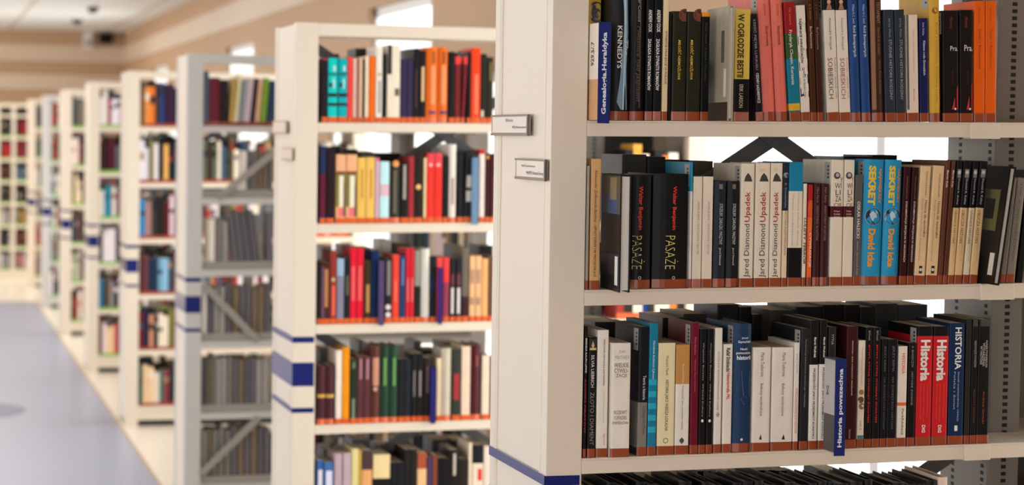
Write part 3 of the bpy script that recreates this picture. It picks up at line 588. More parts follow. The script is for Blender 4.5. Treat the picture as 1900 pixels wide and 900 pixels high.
# ---- third visible shelf
BT=(230,220,206)
row(0,2,[
 B(1081,1087,606,(24,22,22),'slim black book with red and white capitals',t=[T('BRENDA RALPH LEWIS','d',628,692,.5,.6,(210,206,198),.01),T('KODEKS PIRATÓW','d',704,804,.5,.7,(170,40,40),.01)]),
 B(1089,1104,626,(28,25,24),'black book with grey capitals and gold emblem',art=[('r',.1,.95,630,650,(40,34,30)),('p',[(.3,642),(.5,633),(.7,642),(.5,648)],(180,156,116)),('r',.1,.95,646,650,(196,170,120))],t=[T('SILVIA LIEBRICH','d',659,719,.5,.4,(210,204,196)),T('ZŁOTO I DIAMENT','d',728,826,.5,.5,(130,124,118))]),
 B(1105,1126,613,BT,'white book with tiny black capitals',hard=False,t=[T('PRZECIWNIK OBYWATELA WIKTORIAŃSKI','d',630,716,.62,.2,(50,44,42),.01),T('Społeczno-kulturowa historia','d',726,786,.62,.14,(150,140,132)),T('Signum','d',804,826,.7,.2,(170,60,50),0,.3)]),
 B(1132,1167,637,BT,'white book with four lines of brown capitals across',prot=.010,art=[],t=[T('JEAN','h',650,657,.52,.36,(150,146,158)),T('MATHIEX','h',660,667,.55,.8,(150,146,158)),T('WIELKIE','h',674,682,.5,.78,(88,66,60)),T('CYWILI-','h',684,692,.5,.76,(88,66,60)),T('ZACJE','h',694,702,.52,.6,(88,66,60)),T('ROZKWIT','h',762,769,.5,.7,(110,84,76)),T('I UPADEK','h',772,779,.5,.7,(110,84,76)),T('IMPERIÓW','h',781,788,.5,.86,(110,84,76))]),
 B(1181,1199,607,(24,26,36),'black book with grey lower third',lean=5,st=True,b=[(747,832,(122,116,106))],t=[T('Teoria a historia','d',697,742,.62,.32,(206,204,200)),T('Ludwig von Mises','d',754,806,.62,.4,(66,62,58))]),
 B(1200,1216,600,(22,120,150),'teal book with darker checks',lean=5,art=[('r',.0,1.,y,y+11,(30,150,176)) for y in (704,726,748,770,792)],t=[T('Narodowe Archiwum Cyfrowe','d',633,703,.5,.34,(220,236,238),.01)]),
 B(1218,1250,637,(236,222,176),'pale yellow book with green capitals',art=[('d',.5,818,5,(110,110,70)),('d',.5,818,3.5,(236,222,176))],t=[T('Wojciech Piasek','d',660,697,.5,.22,(84,84,52)),T('HISTORIA JAKO WIEDZA LOKALNA','d',705,800,.5,.24,(76,80,50),.01)]),
 B(1251,1277,640,(226,218,206),'white book with brown picture on its upper part',b=[(640,713,(168,122,66))],art=[('d',.5,818,4.5,(66,66,60)),('r',.46,.54,812,824,(66,66,60))],t=[T('Krzysztof Pomian','d',676,712,.5,.22,(220,196,160)),T('Przeszłość jako przedmiot wiedzy','d',716,798,.5,.2,(100,94,88))]),
 B(1279,1294,600,(122,20,44),'crimson book with faint title',lean=3,st=True,t=[T('Maria Ratuszna','d',626,658,.5,.24,(176,110,110)),T('Od pana historii kolorów','d',668,728,.5,.24,(176,110,110))]),
 B(1295,1308,611,(22,21,24),'slim black book with small white script',lean=3,t=[T('Wojciech Burszta  Wśród Kultury','d',636,774,.5,.3,(160,158,152)),T('•','d',778,784,.5,.4,(220,216,208))]),
 B(1309,1321,611,(22,21,24),'slim black book with small white script',lean=3,t=[T('Wojciech Burszta  Wśród Kultury','d',636,774,.5,.3,(160,158,152)),T('•','d',778,784,.5,.4,(220,216,208))]),
 B(1323,1337,609,BT,'white book with italic grey title',lean=3,t=[T('ZDZISŁAW SKROK','d',652,706,.5,.26,(120,112,106)),T('Wymowność rzeczy','d',706,762,.5,.34,(80,74,70),0,.2),T('*','d',765,774,.5,.5,(40,36,34))]),
 B(1339,1356,639,BT,'white book with bold black and red title',t=[T('Rafał Stobiecki','d',646,690,.5,.46,(50,46,46),.03),T('Historiografia PRL','d',692,742,.5,.46,(180,48,42),.03)]),
 B(1358,1392,602,(34,66,104),'thick dark blue book with white lines across',lean=3,hard=True,st=True,art=[('p',[(.42,690),(.95,690),(.95,735),(.55,735)],(86,104,136)),('p',[(.4,740),(.7,736),(.9,742),(.6,752)],(58,80,112)),('d',.5,816,2.5,(220,220,216))],t=[T('Józef','h',626,630,.6,.38,(214,218,222),.02),T('Szymański','h',632,638,.58,.7,(214,218,222),.02),T('Nauki','h',646,650,.55,.4,(214,218,222),.02),T('pomocnicze','h',653,659,.55,.8,(214,218,222),.02),T('historii','h',660,668,.58,.8,(230,232,232),.03)]),
 B(1394,1427,645,BT,'white book with thin black title and triangle foot',art=[('p',[(.4,816),(.5,806),(.56,816)],(26,24,24))],t=[T('Maria Todorova','d',655,699,.52,.2,(70,64,62)),T('Bałkany wyobrażone','d',712,772,.48,.22,(80,74,70))]),
 B(1429,1469,645,BT,'white book with thin black title and triangle foot',art=[('p',[(.5,816),(.6,806),(.66,816)],(26,24,24))],t=[T('Maria Todorova','d',655,699,.55,.16,(70,64,62)),T('Bałkany wyobrażone','d',712,772,.52,.18,(80,74,70))]),
 B(1470,1480,636,BT,'narrow white book with orange-red title',t=[T('Jerzy Topolski','d',656,692,.5,.36,(120,112,106)),T('WPROWADZENIE DO HISTORII','d',720,804,.5,.5,(196,110,84))]),
 B(1482,1498,610,(44,44,46),'dark grey book with one thin white line of type',lean=4,st=True,t=[T('Fundamenty historycznej metodologii i klasyfikacji','d',630,756,.5,.22,(140,138,134))]),
 B(1499,1515,595,(232,224,210),'white book with glossy black upper third',lean=3,b=[(595,677,(26,24,24))],t=[T('Marek Woźniak','d',626,664,.6,.3,(220,216,208),.02),T('PRZESZŁOŚĆ JAKO PRZEDMIOT KONSTRU','d',684,814,.55,.4,(36,32,32),.02)]),
 B(1517,1531,594,(232,224,210),'white book with glossy black upper third',lean=3,b=[(594,676,(26,24,24))],t=[T('Marek Woźniak','d',626,664,.6,.3,(220,216,208),.02),T('PRZESZŁOŚĆ JAKO PRZEDMIOT KONSTRU','d',682,814,.55,.4,(36,32,32),.02)]),
 B(1533,1547,607,(46,44,44),'dark grey book just left of the blue divider',t=[T('TYTUŁ','d',620,640,.5,.3,(180,176,168))]),
 B(1567,1588,606,(74,22,28),'maroon book with small white title',lean=3,hard=False,t=[T('WINSTON • BÓG WOJSKOWY MIESZKANIE','d',632,734,.5,.18,(206,186,178),.01),T('Universitas','d',797,814,.4,.18,(190,150,140))]),
 B(1589,1602,632,(226,212,190),'narrow white book with warrior picture near foot',art=[('d',.5,728,5,(150,110,70)),('d',.45,742,6,(90,64,48)),('d',.6,754,6,(120,96,70)),('r',.05,.95,808,816,(60,110,120))],t=[T('Historia pewnej przyjaźni','d',646,714,.5,.24,(120,106,94)),T('tom 2','d',780,798,.5,.3,(90,80,70))]),
 B(1603,1616,608,(26,22,24),'black book with red capitals',lean=2,t=[T('Bill Fawcett','d',614,632,.5,.26,(170,160,156)),T('BITWY, KTÓRE WYGRAŁY ŚWIATEM','d',640,784,.5,.36,(190,40,42),.02)]),
 B(1617,1631,608,(26,22,24),'black book with red capitals',lean=2,t=[T('Bill Fawcett','d',614,632,.5,.26,(170,160,156)),T('BITWY, KTÓRE WYGRAŁY ŚWIATEM','d',640,784,.5,.36,(190,40,42),.02)]),
 B(1632,1643,630,(22,24,30),'blue-black book with dim grey capitals',t=[T('JERZY REMA','d',642,690,.5,.34,(110,108,106)),T('NA ZAKRĘTACH HISTORII','d',700,796,.5,.34,(96,94,94))]),
 B(1644,1662,630,(22,24,30),'blue-black book with dim grey capitals',t=[T('JERZY REMA','d',642,690,.5,.3,(110,108,106)),T('NA ZAKRĘTACH HISTORII','d',700,796,.5,.3,(96,94,94))]),
 B(1663,1680,643,(226,214,198),'white book with orange band and orange word',b=[(747,753,(206,98,44))],t=[T('HISTORIA','d',656,694,.55,.36,(206,98,50),.02),T('ParkEdukacji','d',759,807,.55,.34,(80,74,70),.01)]),
 B(1682,1696,637,(24,22,22),'black book between white and red ones',t=[T('A. BŁASZCZYK','d',642,682,.5,.26,(150,146,140)),T('HISTORIE ZGNANE','d',690,752,.5,.26,(140,136,130))]),
]+[B(x0,x1,606,(192,30,36),'red book with large white lower-case title',hard=False,st=(i==0),b=[(606,624,(26,24,24))],t=[T('Historia','d',631,707,.52,.66,(240,232,222),.04),T('Historia powszechna nauki i sztuki','d',712,778,.25,.1,(220,90,70)),T('świata dawnego i współczesnego','d',712,784,.48,.1,(220,90,70)),T('oraz kultury materialnej','d',712,776,.72,.1,(220,90,70)),T('DiG','d',789,803,.5,.24,(236,226,216),.03)]) for i,(x0,x1) in enumerate(((1698,1726),(1728,1756)))]
+[
 B(1758,1786,600,(24,52,92),'navy book with tall white capitals',hard=False,lean=2,b=[],art=[('r',.42,.62,790,800,(226,222,214))],t=[T('HISTORIA','d',608,686,.58,.44,(226,226,222),.02),T('Słownik encyklopedyczny: edukacja','d',690,782,.62,.16,(150,166,186)),T('Polska i świat','d',690,760,.38,.14,(150,166,186))]),
 B(1788,1798,593,(48,46,42),'narrow grey-black book',tape=TAPE),
 B(1799,1810,593,(26,24,22),'black book with bronze lettering',art=[('r',.1,.9,593,606,(60,60,54))],t=[T('NAJSŁYNNIEJSZE WYDARZENIA','d',632,682,.5,.5,(150,146,132)),T('Andrzej Garlicki','d',722,784,.5,.3,(130,70,38))]),
 B(1811,1833,593,(26,24,22),'black book with bronze lettering',art=[('r',.1,.9,593,606,(60,60,54))],t=[T('NAJSŁYNNIEJSZE','d',632,682,.66,.2,(170,164,146),.01),T('WYDARZENIA','d',636,680,.44,.2,(170,164,146),.01),T('W HISTORII','d',642,676,.22,.18,(170,164,146),.01),T('Andrzej Garlicki','d',726,786,.5,.22,(150,80,42))]),
])
# ---- lowest visible shelf: only heads of books show
r=random.Random(5); x=1082; L=[]
cols=[(36,34,34),(24,24,26),(40,36,34),(30,28,30),(52,48,44),(26,28,34),(34,30,28)]
names={(36,34,34):'charcoal',(24,24,26):'black',(40,36,34):'brownish black',(30,28,30):'soft black',(52,48,44):'dark grey',(26,28,34):'blue-black',(34,30,28):'brown-black'}
for i in range(34):
    wd=r.choice((16,18,22,26,20)); c=cols[r.randrange(7)]; y=902-(x-1082)*.012+r.uniform(-6,8)
    if 1718<x<1775: c=(206,180,164); y=886; nm='pale pink'; wd=19
    else: nm=names[c]
    if x+wd>1835: break
    L.append(B(x,x+wd-1,y,c,nm+' book standing low',hard=True)); x+=wd
row(0,3,L,depth=.165)
# ---- rear rows of the nearest bookcase
row(0,1,[B(1150,1196,287,(70,70,68),'grey boxed book with dark side'),B(1197,1231,291,(44,46,50),'slate book'),B(1233,1275,297,(22,22,24),'thick black book'),B(1284,1319,299,(84,80,68),'olive grey book'),
 B(1460,1500,306,(52,50,46),'dark grey book'),B(1560,1612,291,(30,28,28),'black book'),B(1613,1660,288,(36,22,24),'dark maroon book'),B(1661,1700,300,(46,36,34),'brown-black book')],back=True,seed=2,tape=None)
row(0,2,[B(1100,1150,598,(40,46,56),'blue-grey book'),B(1151,1180,604,(30,30,36),'black book'),B(1225,1262,590,(52,30,34),'dark maroon book'),B(1264,1308,583,(64,60,60),'grey book with pale head'),B(1326,1366,566,(44,42,42),'charcoal book'),B(1367,1390,570,(24,24,24),'thin black book'),B(1391,1410,584,(30,28,28),'short black book'),
 B(1424,1470,576,(70,66,64),'patterned grey book'),B(1471,1520,570,(36,40,46),'slate black book'),B(1521,1560,566,(26,26,28),'tall black book'),B(1561,1590,566,(34,32,32),'brown-black book'),B(1591,1618,570,(44,42,40),'grey-brown book'),B(1619,1660,564,(52,54,56),'grey book with dark edge'),B(1661,1716,566,(58,60,62),'wide grey book')],back=True,seed=3,tape=None)
L=[]; x=1090; r=random.Random(8)
for i in range(14):
    wd=r.choice((28,36,44)); c=r.choice([(46,50,58),(30,30,32),(60,52,44),(36,36,40)])
    if x+wd>1700: break
    if r.random()<.75: L.append(B(x,x+wd-2,884+r.uniform(-8,14)-(x-1090)*.02,c,{46:'slate',30:'black',60:'brown',36:'charcoal'}[c[0]]+' book'))
    x+=wd
row(0,3,L,back=True,seed=4,tape=None)

# ---- second bookcase
O=TAPEO
def w(x0,x1,y,c,d,**k): return B(x0,x1,y,c,d,**k)
TE=(0,168,160); DK=(30,28,28)
teal_art=[('r',.0,1.,136,139,DK),('r',.0,1.,173,180,DK),('r',.0,1.,191,197,DK),('r',.55,.8,122,132,(180,200,196)),('r',.5,.75,146,164,(150,200,194)),('r',.1,.45,154,162,DK)]
row(1,0,[w(597,607,108,(36,32,44),'navy book beside the left post',b=[(104,112,(150,60,50))]),w(608,625,108,TE,'turquoise book with black bands',art=teal_art),w(627,643,109,(0,150,156),'turquoise book with black bands',art=teal_art),
 w(644,653,106,(222,62,62),'pinkish red book'),w(654,660,108,(232,186,160),'slim peach book'),w(661,665,109,(150,110,104),'very slim mauve book'),w(666,671,107,(236,194,158),'slim peach book'),w(672,675,110,(60,40,34),'very thin brown book'),w(676,683,104,(238,216,186),'slim cream book'),
 w(684,695,104,(246,110,14),'slim orange book'),w(696,708,86,(216,206,192),'tall white book with grey lettering',art=[('r',.45,.75,150,210,(120,114,108)),('d',.6,138,3,(170,130,70))]),w(709,716,100,(30,28,30),'slim black book between white ones'),w(717,741,84,(232,216,192),'wide white book with black corner',art=[('r',.0,.35,84,138,(40,34,34)),('r',.6,.95,164,178,(90,80,72))]),
 w(742,753,110,(60,48,86),'dull purple book'),w(754,765,109,(60,48,86),'dull purple book'),w(766,777,90,(30,26,28),'tall black book',art=[('r',.3,.6,130,200,(70,30,36))]),w(778,788,94,(30,28,30),'black book with tan strip',art=[('r',.3,.8,124,188,(206,170,120))]),
 w(789,811,88,(248,112,16),'broad orange book with purple mark',art=[('r',.4,.8,122,194,(244,150,90)),('r',.3,.9,206,212,(80,50,90)),('r',.55,.75,96,118,(120,60,20))],hard=True),w(812,830,88,(248,112,16),'broad orange book with purple mark',art=[('r',.3,.8,122,194,(244,150,90)),('r',.2,.95,206,212,(80,50,90)),('r',.45,.7,96,118,(120,60,20))],hard=True),
 w(832,842,96,(32,28,30),'black book beside the orange pair'),w(843,853,105,(128,32,40),'maroon book with red head',b=[(105,119,(232,66,60))]),w(855,861,105,(128,32,40),'maroon book with red head',b=[(105,119,(232,66,60))],lean=7),w(866,872,96,(26,24,26),'thin black book'),
 w(873,890,89,(216,58,24),'tall red-orange book with pale strip',art=[('r',.4,.75,138,212,(240,130,90))]),w(891,902,100,(44,42,34),'dark olive book with white foot label',art=[('r',.1,.5,205,217,(220,200,170))]),w(903,914,106,(56,48,32),'dark brown book near the front case',art=[('r',.4,.7,116,150,(120,100,50))])],tape=O,seed=11)
PCH=(240,176,124)
pa=[('r',.05,.95,287,318,(244,180,132)),('r',.0,1.,318,323,(110,50,30)),('r',.0,1.,323,384,(110,104,36)),('r',.35,.8,326,384,(216,206,180)),('r',.3,.8,386,402,(222,104,110)),('r',.8,1.,340,402,(56,62,40))]
row(1,1,[w(593,603,272,(40,52,92),'navy book with maroon foot',b=[(324,400,(110,26,50))]),w(605,619,275,(46,24,34),'dark plum book'),w(622,640,287,PCH,'peach book with green lower part',art=pa),w(641,661,287,PCH,'peach book with green lower part',art=pa),
 w(662,677,293,(226,178,84),'yellow book with brown lettering',art=[('r',.5,.66,314,368,(150,100,40))]),w(678,694,292,(228,182,90),'yellow book with brown lettering',art=[('r',.5,.66,314,368,(150,100,40))]),w(695,703,293,(176,144,156),'slim mauve book',art=[('r',.3,.9,293,299,(200,60,90))]),w(704,721,300,(164,196,198),'pale blue book with pinkish middle',art=[('r',.0,1.,342,364,(196,160,168))]),
 w(722,742,302,(46,42,32),'dark olive book with orange dot',hard=True,art=[('d',.55,304,6,(214,140,70)),('r',.35,.6,316,396,(96,88,66))]),w(743,756,303,(30,28,28),'black book with grey lettering',art=[('r',.3,.7,306,370,(150,140,132))]),w(757,767,290,(160,44,52),'slim red book'),w(768,783,283,(46,36,22),'dark brown book with gold spot',art=[('d',.5,347,5,(232,180,110))]),w(785,790,293,(214,188,140),'thin cream book'),
 w(791,804,285,(212,46,36),'red book with pink head',b=[(285,311,(206,60,70))],art=[('d',.5,306,3,(240,200,180))]),w(805,819,285,(212,46,36),'red book with pink head',b=[(285,311,(206,60,70))],art=[('d',.5,306,3,(240,200,180))]),w(820,830,290,(26,26,26),'black book right of the red pair'),w(832,845,268,(206,196,184),'tall grey-white book',hard=True,art=[('r',.4,.65,330,380,(140,90,80))]),
 w(847,858,282,(34,32,36),'dark grey book with dim lettering'),w(859,874,280,(38,42,42),'dark green-grey book with white labels',art=[('r',.25,.85,326,348,(200,194,186)),('r',.25,.85,354,374,(200,194,186))],lean=6),w(888,898,278,(206,190,180),'slim whitish book with red head',b=[(278,286,(190,30,36))]),w(899,907,285,(70,26,28),'maroon book',art=[('d',.5,292,3,(200,140,60))]),w(908,916,285,(78,30,30),'maroon book')],tape=O,seed=12)
row(1,2,[w(588,593,484,(40,30,20),'very thin dark book'),w(594,611,486,(84,40,30),'maroon book with gold pattern',art=[('r',.45,.8,500,570,(170,110,60)),('r',.1,.4,496,590,(90,60,84))]),w(612,623,466,(150,50,40),'tall rust book',art=[('r',.3,.8,530,586,(236,100,76)),('d',.5,519,4,(160,150,110))]),w(624,637,480,(120,116,136),'grey-mauve book',b=[(480,512,(130,150,172))]),w(638,648,477,(32,38,40),'black book left of the crimson pair',art=[('r',.3,.8,512,548,(80,80,60))]),
 w(649,660,460,(206,16,44),'crimson book with pink panel',art=[('r',.2,.8,494,558,(236,90,90))]),w(661,673,460,(206,16,44),'crimson book with pink panel',art=[('r',.2,.8,494,558,(236,90,90))]),w(675,687,484,(70,56,26),'olive brown book',art=[('r',.3,.8,528,580,(170,130,70))]),w(688,702,465,(8,46,98),'tall navy blue book'),w(713,726,480,(44,40,42),'black book with white foot',art=[('r',.3,.8,484,548,(120,112,108)),('d',.5,570,5,(224,204,204)),('d',.5,584,5,(224,204,204))]),
 w(727,739,473,(206,58,40),'rust red book',art=[('r',.3,.7,520,560,(226,100,76))]),w(740,751,475,(44,62,112),'slim navy blue book',art=[('r',.4,.7,480,530,(100,116,150))]),w(752,759,461,(200,28,44),'slim crimson book',art=[('r',.3,.8,516,560,(232,100,100))]),w(760,767,461,(200,28,44),'slim crimson book',art=[('r',.3,.8,516,560,(232,100,100))]),w(768,779,465,(128,126,112),'grey book with dark lower half',b=[(531,600,(36,40,24))]),w(780,796,462,(184,178,170),'broad pale grey book',hard=True),
 w(797,808,476,(26,34,40),'black book with navy middle',b=[(516,540,(14,50,84))]),w(809,819,478,(224,70,70),'pinkish red book behind the purple divider'),w(821,832,478,(232,62,66),'bright pinkish red book',b=[(524,600,(150,60,80))]),w(834,843,480,(40,38,46),'black book with white lower lettering',art=[('r',.25,.75,534,582,(206,196,188)),('r',.2,.8,508,530,(96,44,54))]),w(845,855,480,(40,38,46),'black book with white lower lettering',art=[('r',.25,.75,534,582,(206,196,188)),('r',.2,.8,508,530,(96,44,54))]),w(856,868,460,(108,98,86),'tall brown-grey book',b=[(550,600,(70,34,40))]),
 w(870,880,475,(222,172,124),'tan book with grey blocks',art=[('r',.15,.8,500,526,(160,124,96)),('r',.15,.8,552,566,(150,116,90))]),w(881,892,475,(222,172,124),'tan book with grey blocks',art=[('r',.15,.8,500,526,(160,124,96)),('r',.15,.8,552,566,(150,116,90))]),w(893,904,480,(222,164,104),'plain tan book'),w(905,914,476,(110,76,54),'brown book near the front case')],tape=O,seed=13)
row(1,3,[w(588,603,678,(82,28,36),'maroon book with gold band',hard=True,art=[('r',.0,1.,732,738,(186,146,50))]),w(604,620,678,(84,28,38),'maroon book with gold band',hard=True,art=[('r',.0,1.,732,738,(186,146,50))]),w(622,633,650,(236,220,204),'tall white book beside the yellow one'),w(634,647,645,(244,150,14),'tall yellow-orange book'),w(649,661,666,(40,56,34),'dark green book with grey strip',art=[('r',.3,.7,740,780,(110,124,100)),('r',.3,.7,672,684,(100,110,80))]),
 w(662,673,662,(100,52,58),'plum book with pale upper lettering',art=[('r',.4,.7,666,704,(170,120,130))]),w(674,686,662,(100,54,58),'plum book with pale upper lettering',art=[('r',.4,.7,666,704,(170,120,130))]),w(687,704,642,(98,48,36),'tall brown book with pale picture',hard=True,art=[('r',.2,.85,664,716,(176,120,98)),('d',.5,722,4,(186,140,120))]),w(705,721,642,(24,64,42),'tall green book with light strip',hard=True,art=[('r',.35,.65,664,716,(96,140,70))]),w(722,737,642,(26,70,44),'tall green book with light strip',hard=True,art=[('r',.4,.7,664,716,(96,140,70))]),
 w(738,749,666,(34,34,40),'blue-black book'),w(750,761,666,(38,42,52),'blue-black book'),w(763,772,656,(34,32,32),'slim black book with pale title',art=[('r',.35,.65,688,736,(120,112,108))]),w(773,784,656,(32,30,30),'slim black book with pale title',art=[('r',.35,.65,688,736,(140,130,124))]),w(786,798,664,(50,38,36),'brown-black book with dim title',art=[('r',.35,.65,680,730,(110,92,86))]),w(809,817,665,(226,200,166),'slim cream book beside a divider'),w(818,836,647,(170,158,140),'broad grey-beige book',hard=True),
 w(838,853,648,(58,62,54),'dark grey-green book with red patch',art=[('r',.2,.85,694,742,(150,36,40))]),w(855,871,643,(228,198,174),'tall cream-pink book'),w(872,891,640,(88,22,28),'tall broad maroon book',hard=True,art=[('r',.5,.7,660,680,(130,60,50))]),w(893,907,660,(230,206,182),'cream book near the front case'),w(908,914,662,(60,44,36),'thin brown book at the right')],tape=O,seed=14)
row(1,4,[w(587,598,854,(60,96,158),'blue book with white lower panel',art=[('r',.2,.9,872,960,(200,196,210))]),w(600,617,858,(62,106,160),'blue book with white lower panel',art=[('r',.2,.9,874,960,(200,200,216))]),w(619,633,842,(160,138,144),'mauve grey book'),w(635,650,841,(160,140,148),'mauve grey book'),w(651,664,833,(190,176,120),'khaki book'),w(665,669,836,(190,150,60),'thin yellow book'),w(670,689,836,(84,62,66),'tan book with plum upper part',b=[(872,960,(196,140,92))]),w(691,722,844,(232,206,152),'wide cream book with dark lower part',b=[(888,960,(30,28,28))]),
 w(723,735,858,(34,32,40),'low black book'),w(736,748,858,(32,32,44),'low black book'),w(749,760,834,(36,36,34),'tall black-green book'),w(761,772,834,(40,40,36),'tall black-green book'),w(773,790,840,(160,78,54),'rust book with tan lower part',b=[(870,960,(220,176,128))]),w(792,800,848,(84,62,104),'purple book'),w(801,810,845,(130,70,50),'red-brown book'),w(811,832,850,(26,25,27),'broad black book'),w(833,849,835,(36,32,32),'black book with pale title strip',art=[('r',.4,.7,842,882,(180,168,156))]),w(850,867,852,(50,40,34),'dark brown book'),
 w(868,874,822,(224,206,180),'thin tall cream book'),w(875,895,826,(206,190,170),'white, black and red book',b=[(826,860,(34,34,38))],art=[('r',.5,.9,870,892,(200,40,40))]),w(896,909,828,(214,196,180),'pale book near the front case')],tape=O,seed=15)
# rear rows of the second bookcase
for j,lst in ((0,[(612,628,100,(70,60,56),'brown-grey book'),(658,690,90,(62,58,52),'dark grey book'),(756,768,91,(40,40,38),'black book'),(838,850,98,(50,44,40),'brown-black book'),(866,880,92,(60,56,54),'charcoal book')]),
 (1,[(612,630,272,(60,56,50),'grey book'),(640,662,277,(70,68,54),'olive grey book'),(668,690,281,(110,112,112),'pale grey book'),(700,742,284,(40,36,34),'wide black book'),(745,790,288,(60,56,52),'wide dark grey book'),(818,832,272,(40,30,20),'brown-black book'),(850,880,276,(38,36,36),'black book')]),
 (2,[(600,614,459,(130,150,172),'blue-grey book'),(634,648,455,(150,130,126),'pinkish grey book'),(674,688,460,(150,146,140),'light grey book'),(706,724,446,(180,176,166),'pale book'),(730,760,452,(90,84,80),'grey book'),(838,854,455,(60,60,66),'slate book'),(888,912,456,(40,40,44),'black book')]),
 (3,[(592,620,648,(110,110,108),'grey book'),(664,676,634,(90,94,96),'slate book'),(766,780,634,(90,88,92),'slate grey book'),(782,812,650,(46,44,50),'blue-black book'),(820,850,636,(60,62,58),'dark grey book')]),
 (4,[(600,614,834,(80,92,98),'blue-grey book'),(652,686,816,(96,100,112),'slate book'),(700,730,830,(70,66,62),'brown-grey book'),(735,760,820,(60,60,66),'charcoal book'),(800,830,816,(70,74,80),'grey book'),(840,866,818,(64,62,62),'dark grey book')])):
    row(1,j,[B(a,b_,y,c,d) for a,b_,y,c,d in lst],back=True,seed=30+j,tape=None)
# ---- third bookcase
row(2,0,[B(379,387,132,(84,92,108),'tall blue-grey book beside the post'),B(388,408,144,(112,26,48),'broad maroon book',hard=True),B(409,423,148,(40,34,34),'black-brown book'),B(424,432,145,(160,128,62),'slim ochre book',lean=8),B(433,440,139,(190,180,140),'slim khaki book',lean=10),B(441,448,148,(120,130,134),'slim grey-blue book',lean=11),B(450,462,145,(166,148,152),'mauve grey book',lean=10),B(463,470,145,(56,34,48),'dark plum book',lean=10),B(472,480,147,(186,146,112),'slim tan book',lean=9),B(482,492,145,(108,140,48),'leaf green book',lean=9),B(494,505,150,(48,66,100),'navy blue book',lean=9)],tape=mat((130,50,26),.35,.5,.1,1.1),seed=21)
GB=[(118,112,104),(104,100,104),(134,130,124),(120,104,82),(98,94,98),(140,134,130)]
GN=['grey-beige journal book','slate grey journal book','light grey journal book','brown-grey journal book','dark grey journal book','pale grey journal book']
def jr(j,xs,seed,ytop,leans=0):
    rr=random.Random(seed); L=[]
    for a,b_ in xs:
        i=rr.randrange(6); L.append(B(a,b_,ytop+rr.uniform(-4,5),GB[i],GN[i],lean=leans) if leans else B(a,b_,ytop+rr.uniform(-4,5),GB[i],GN[i]))
    return L
GRP={}
def rowj(j,L,seed):
    for b in L: b['prot']=-.02
    row(2,j,L,tape=None,seed=seed)
rowj(1,[B(450,457,280,(214,206,196),'slim white journal book')]+jr(1,[(459,467),(468,475),(477,485),(487,496),(498,506)],1,281),22)
rowj(2,[B(386,398,406,(216,208,196),'white journal book')]+jr(2,[(400,411),(412,422)],2,408)+jr(2,[(436,444),(446,455),(457,468),(470,481),(483,492)],3,394,-12)+jr(2,[(494,506)],4,396),23)
rowj(3,[B(375,383,532,(220,214,206),'white journal book')]+jr(3,[(385,394),(396,405),(407,417),(419,429),(431,443),(445,454),(456,465),(467,477),(479,489),(491,503)],5,530),24)
rowj(4,jr(4,[(376,382),(384,390),(392,399),(401,409),(411,419),(421,430),(432,440),(442,451),(453,462),(464,473),(475,484),(486,498)],6,664),25)
rowj(5,jr(5,[(375,382),(384,391),(393,403),(405,415),(417,427),(429,439),(441,451),(453,463),(465,476),(478,488),(490,500)],7,795),26)

# ---- reversed books, dividers
def loose(name_px, Yp, j, k, h, wd, dp, c, lean, rz, label, side, hard=True):
    a=onY(name_px[0],name_px[1],Yp); z=shelf_z(k,j)+zt(a.x)
    make_book(a.x,Yp,z,wd,h,dp,c,(),None,0,hard,lean,rz,0,(),(),label,'books turned fore-edge out on the nearest bookcase',False,True,side)
def bz(px,y0,y1,Y): return onY(px,y0,Y).z-onY(px,y1,Y).z
h=bz(1354,9,223,-.075)
loose((1354,222),-.078,0,0,h,.0105,.160,(150,138,118),0,math.radians(-5),'grey-beige book turned fore-edge out beside the yellow-panelled black book',((.001,.157,.0,.035,(66,54,42)),(.014,.030,.045,.098,(206,198,184)),(.03,.05,.11,.17,(96,90,76))))
h=bz(1158,322,541,-.085)
loose((1158,540),-.085,1,0,h,.0205,.155,(34,28,26),0,math.radians(-4),'book with rocky cover picture turned fore-edge out beside black volumes',((.001,.152,h*.66,h*.985,(96,84,66)),(.02,.15,h*.66,h*.82,(72,88,128)),(.03,.08,h*.78,h*.97,(132,116,88)),(.001,.152,.03,h*.32,(58,54,54)),(.012,.034,.012,.066,(206,200,190)),(.002,.011,.01,.07,(70,66,110))))
h=bz(1850,305,527,-.06)
loose((1848,526),-.062,1,0,h,.0125,.155,(30,27,22),.125,math.radians(-6),'black book leaning right, turned fore-edge out beside grey volumes',((.03,.12,h*.45,h*.8,(112,104,60)),(.05,.10,h*.55,h*.72,(40,36,30)),(.014,.038,.018,.062,(214,206,190))))

def divider(k, j, px0, px1, ytop, ybot, dp, c, label, text=None, side=None):
    yp=k*STEP-dp; a=onY(px0,(ytop+ybot)/2,yp); b=onY(px1,(ytop+ybot)/2,yp); xm=(a.x+b.x)/2
    z=shelf_z(k,j)+zt(xm); h=onY((px0+px1)/2,ytop,yp).z-z; wd=b.x-a.x
    t=empty('shelf_divider',(xm,yp,z+.0004)); tag(t,label,'divider','shelf section dividers')
    bm=bmesh.new(); box(bm,-wd/2,wd/2,0,dp+.028 if k==0 else dp+.004,0,h)
    bd=obj('holder',bm,bmat(side or c),t,.0006,1)
    bm=bmesh.new(); box(bm,-wd/2-.0008,wd/2+.0004,-.0012,-.0002,-.006,h+.001); st=obj('title_strip',bm,bmat(c),t)
    if text:
        vs,fs=text_verts(text,.03); bm=bmesh.new()
        L0,L1=.012*h/.2,h*.90
        bv=[bm.verts.new((.30*wd-.52*wd*q if True else 0,-.0016,L0+(L1-L0)*p)) for p,q in vs]
        for f in fs:
            try: bm.faces.new([bv[i] for i in f])
            except ValueError: pass
        obj('lettering',bm,inkmat((228,228,232)),st)
    return t,wd,h,bd
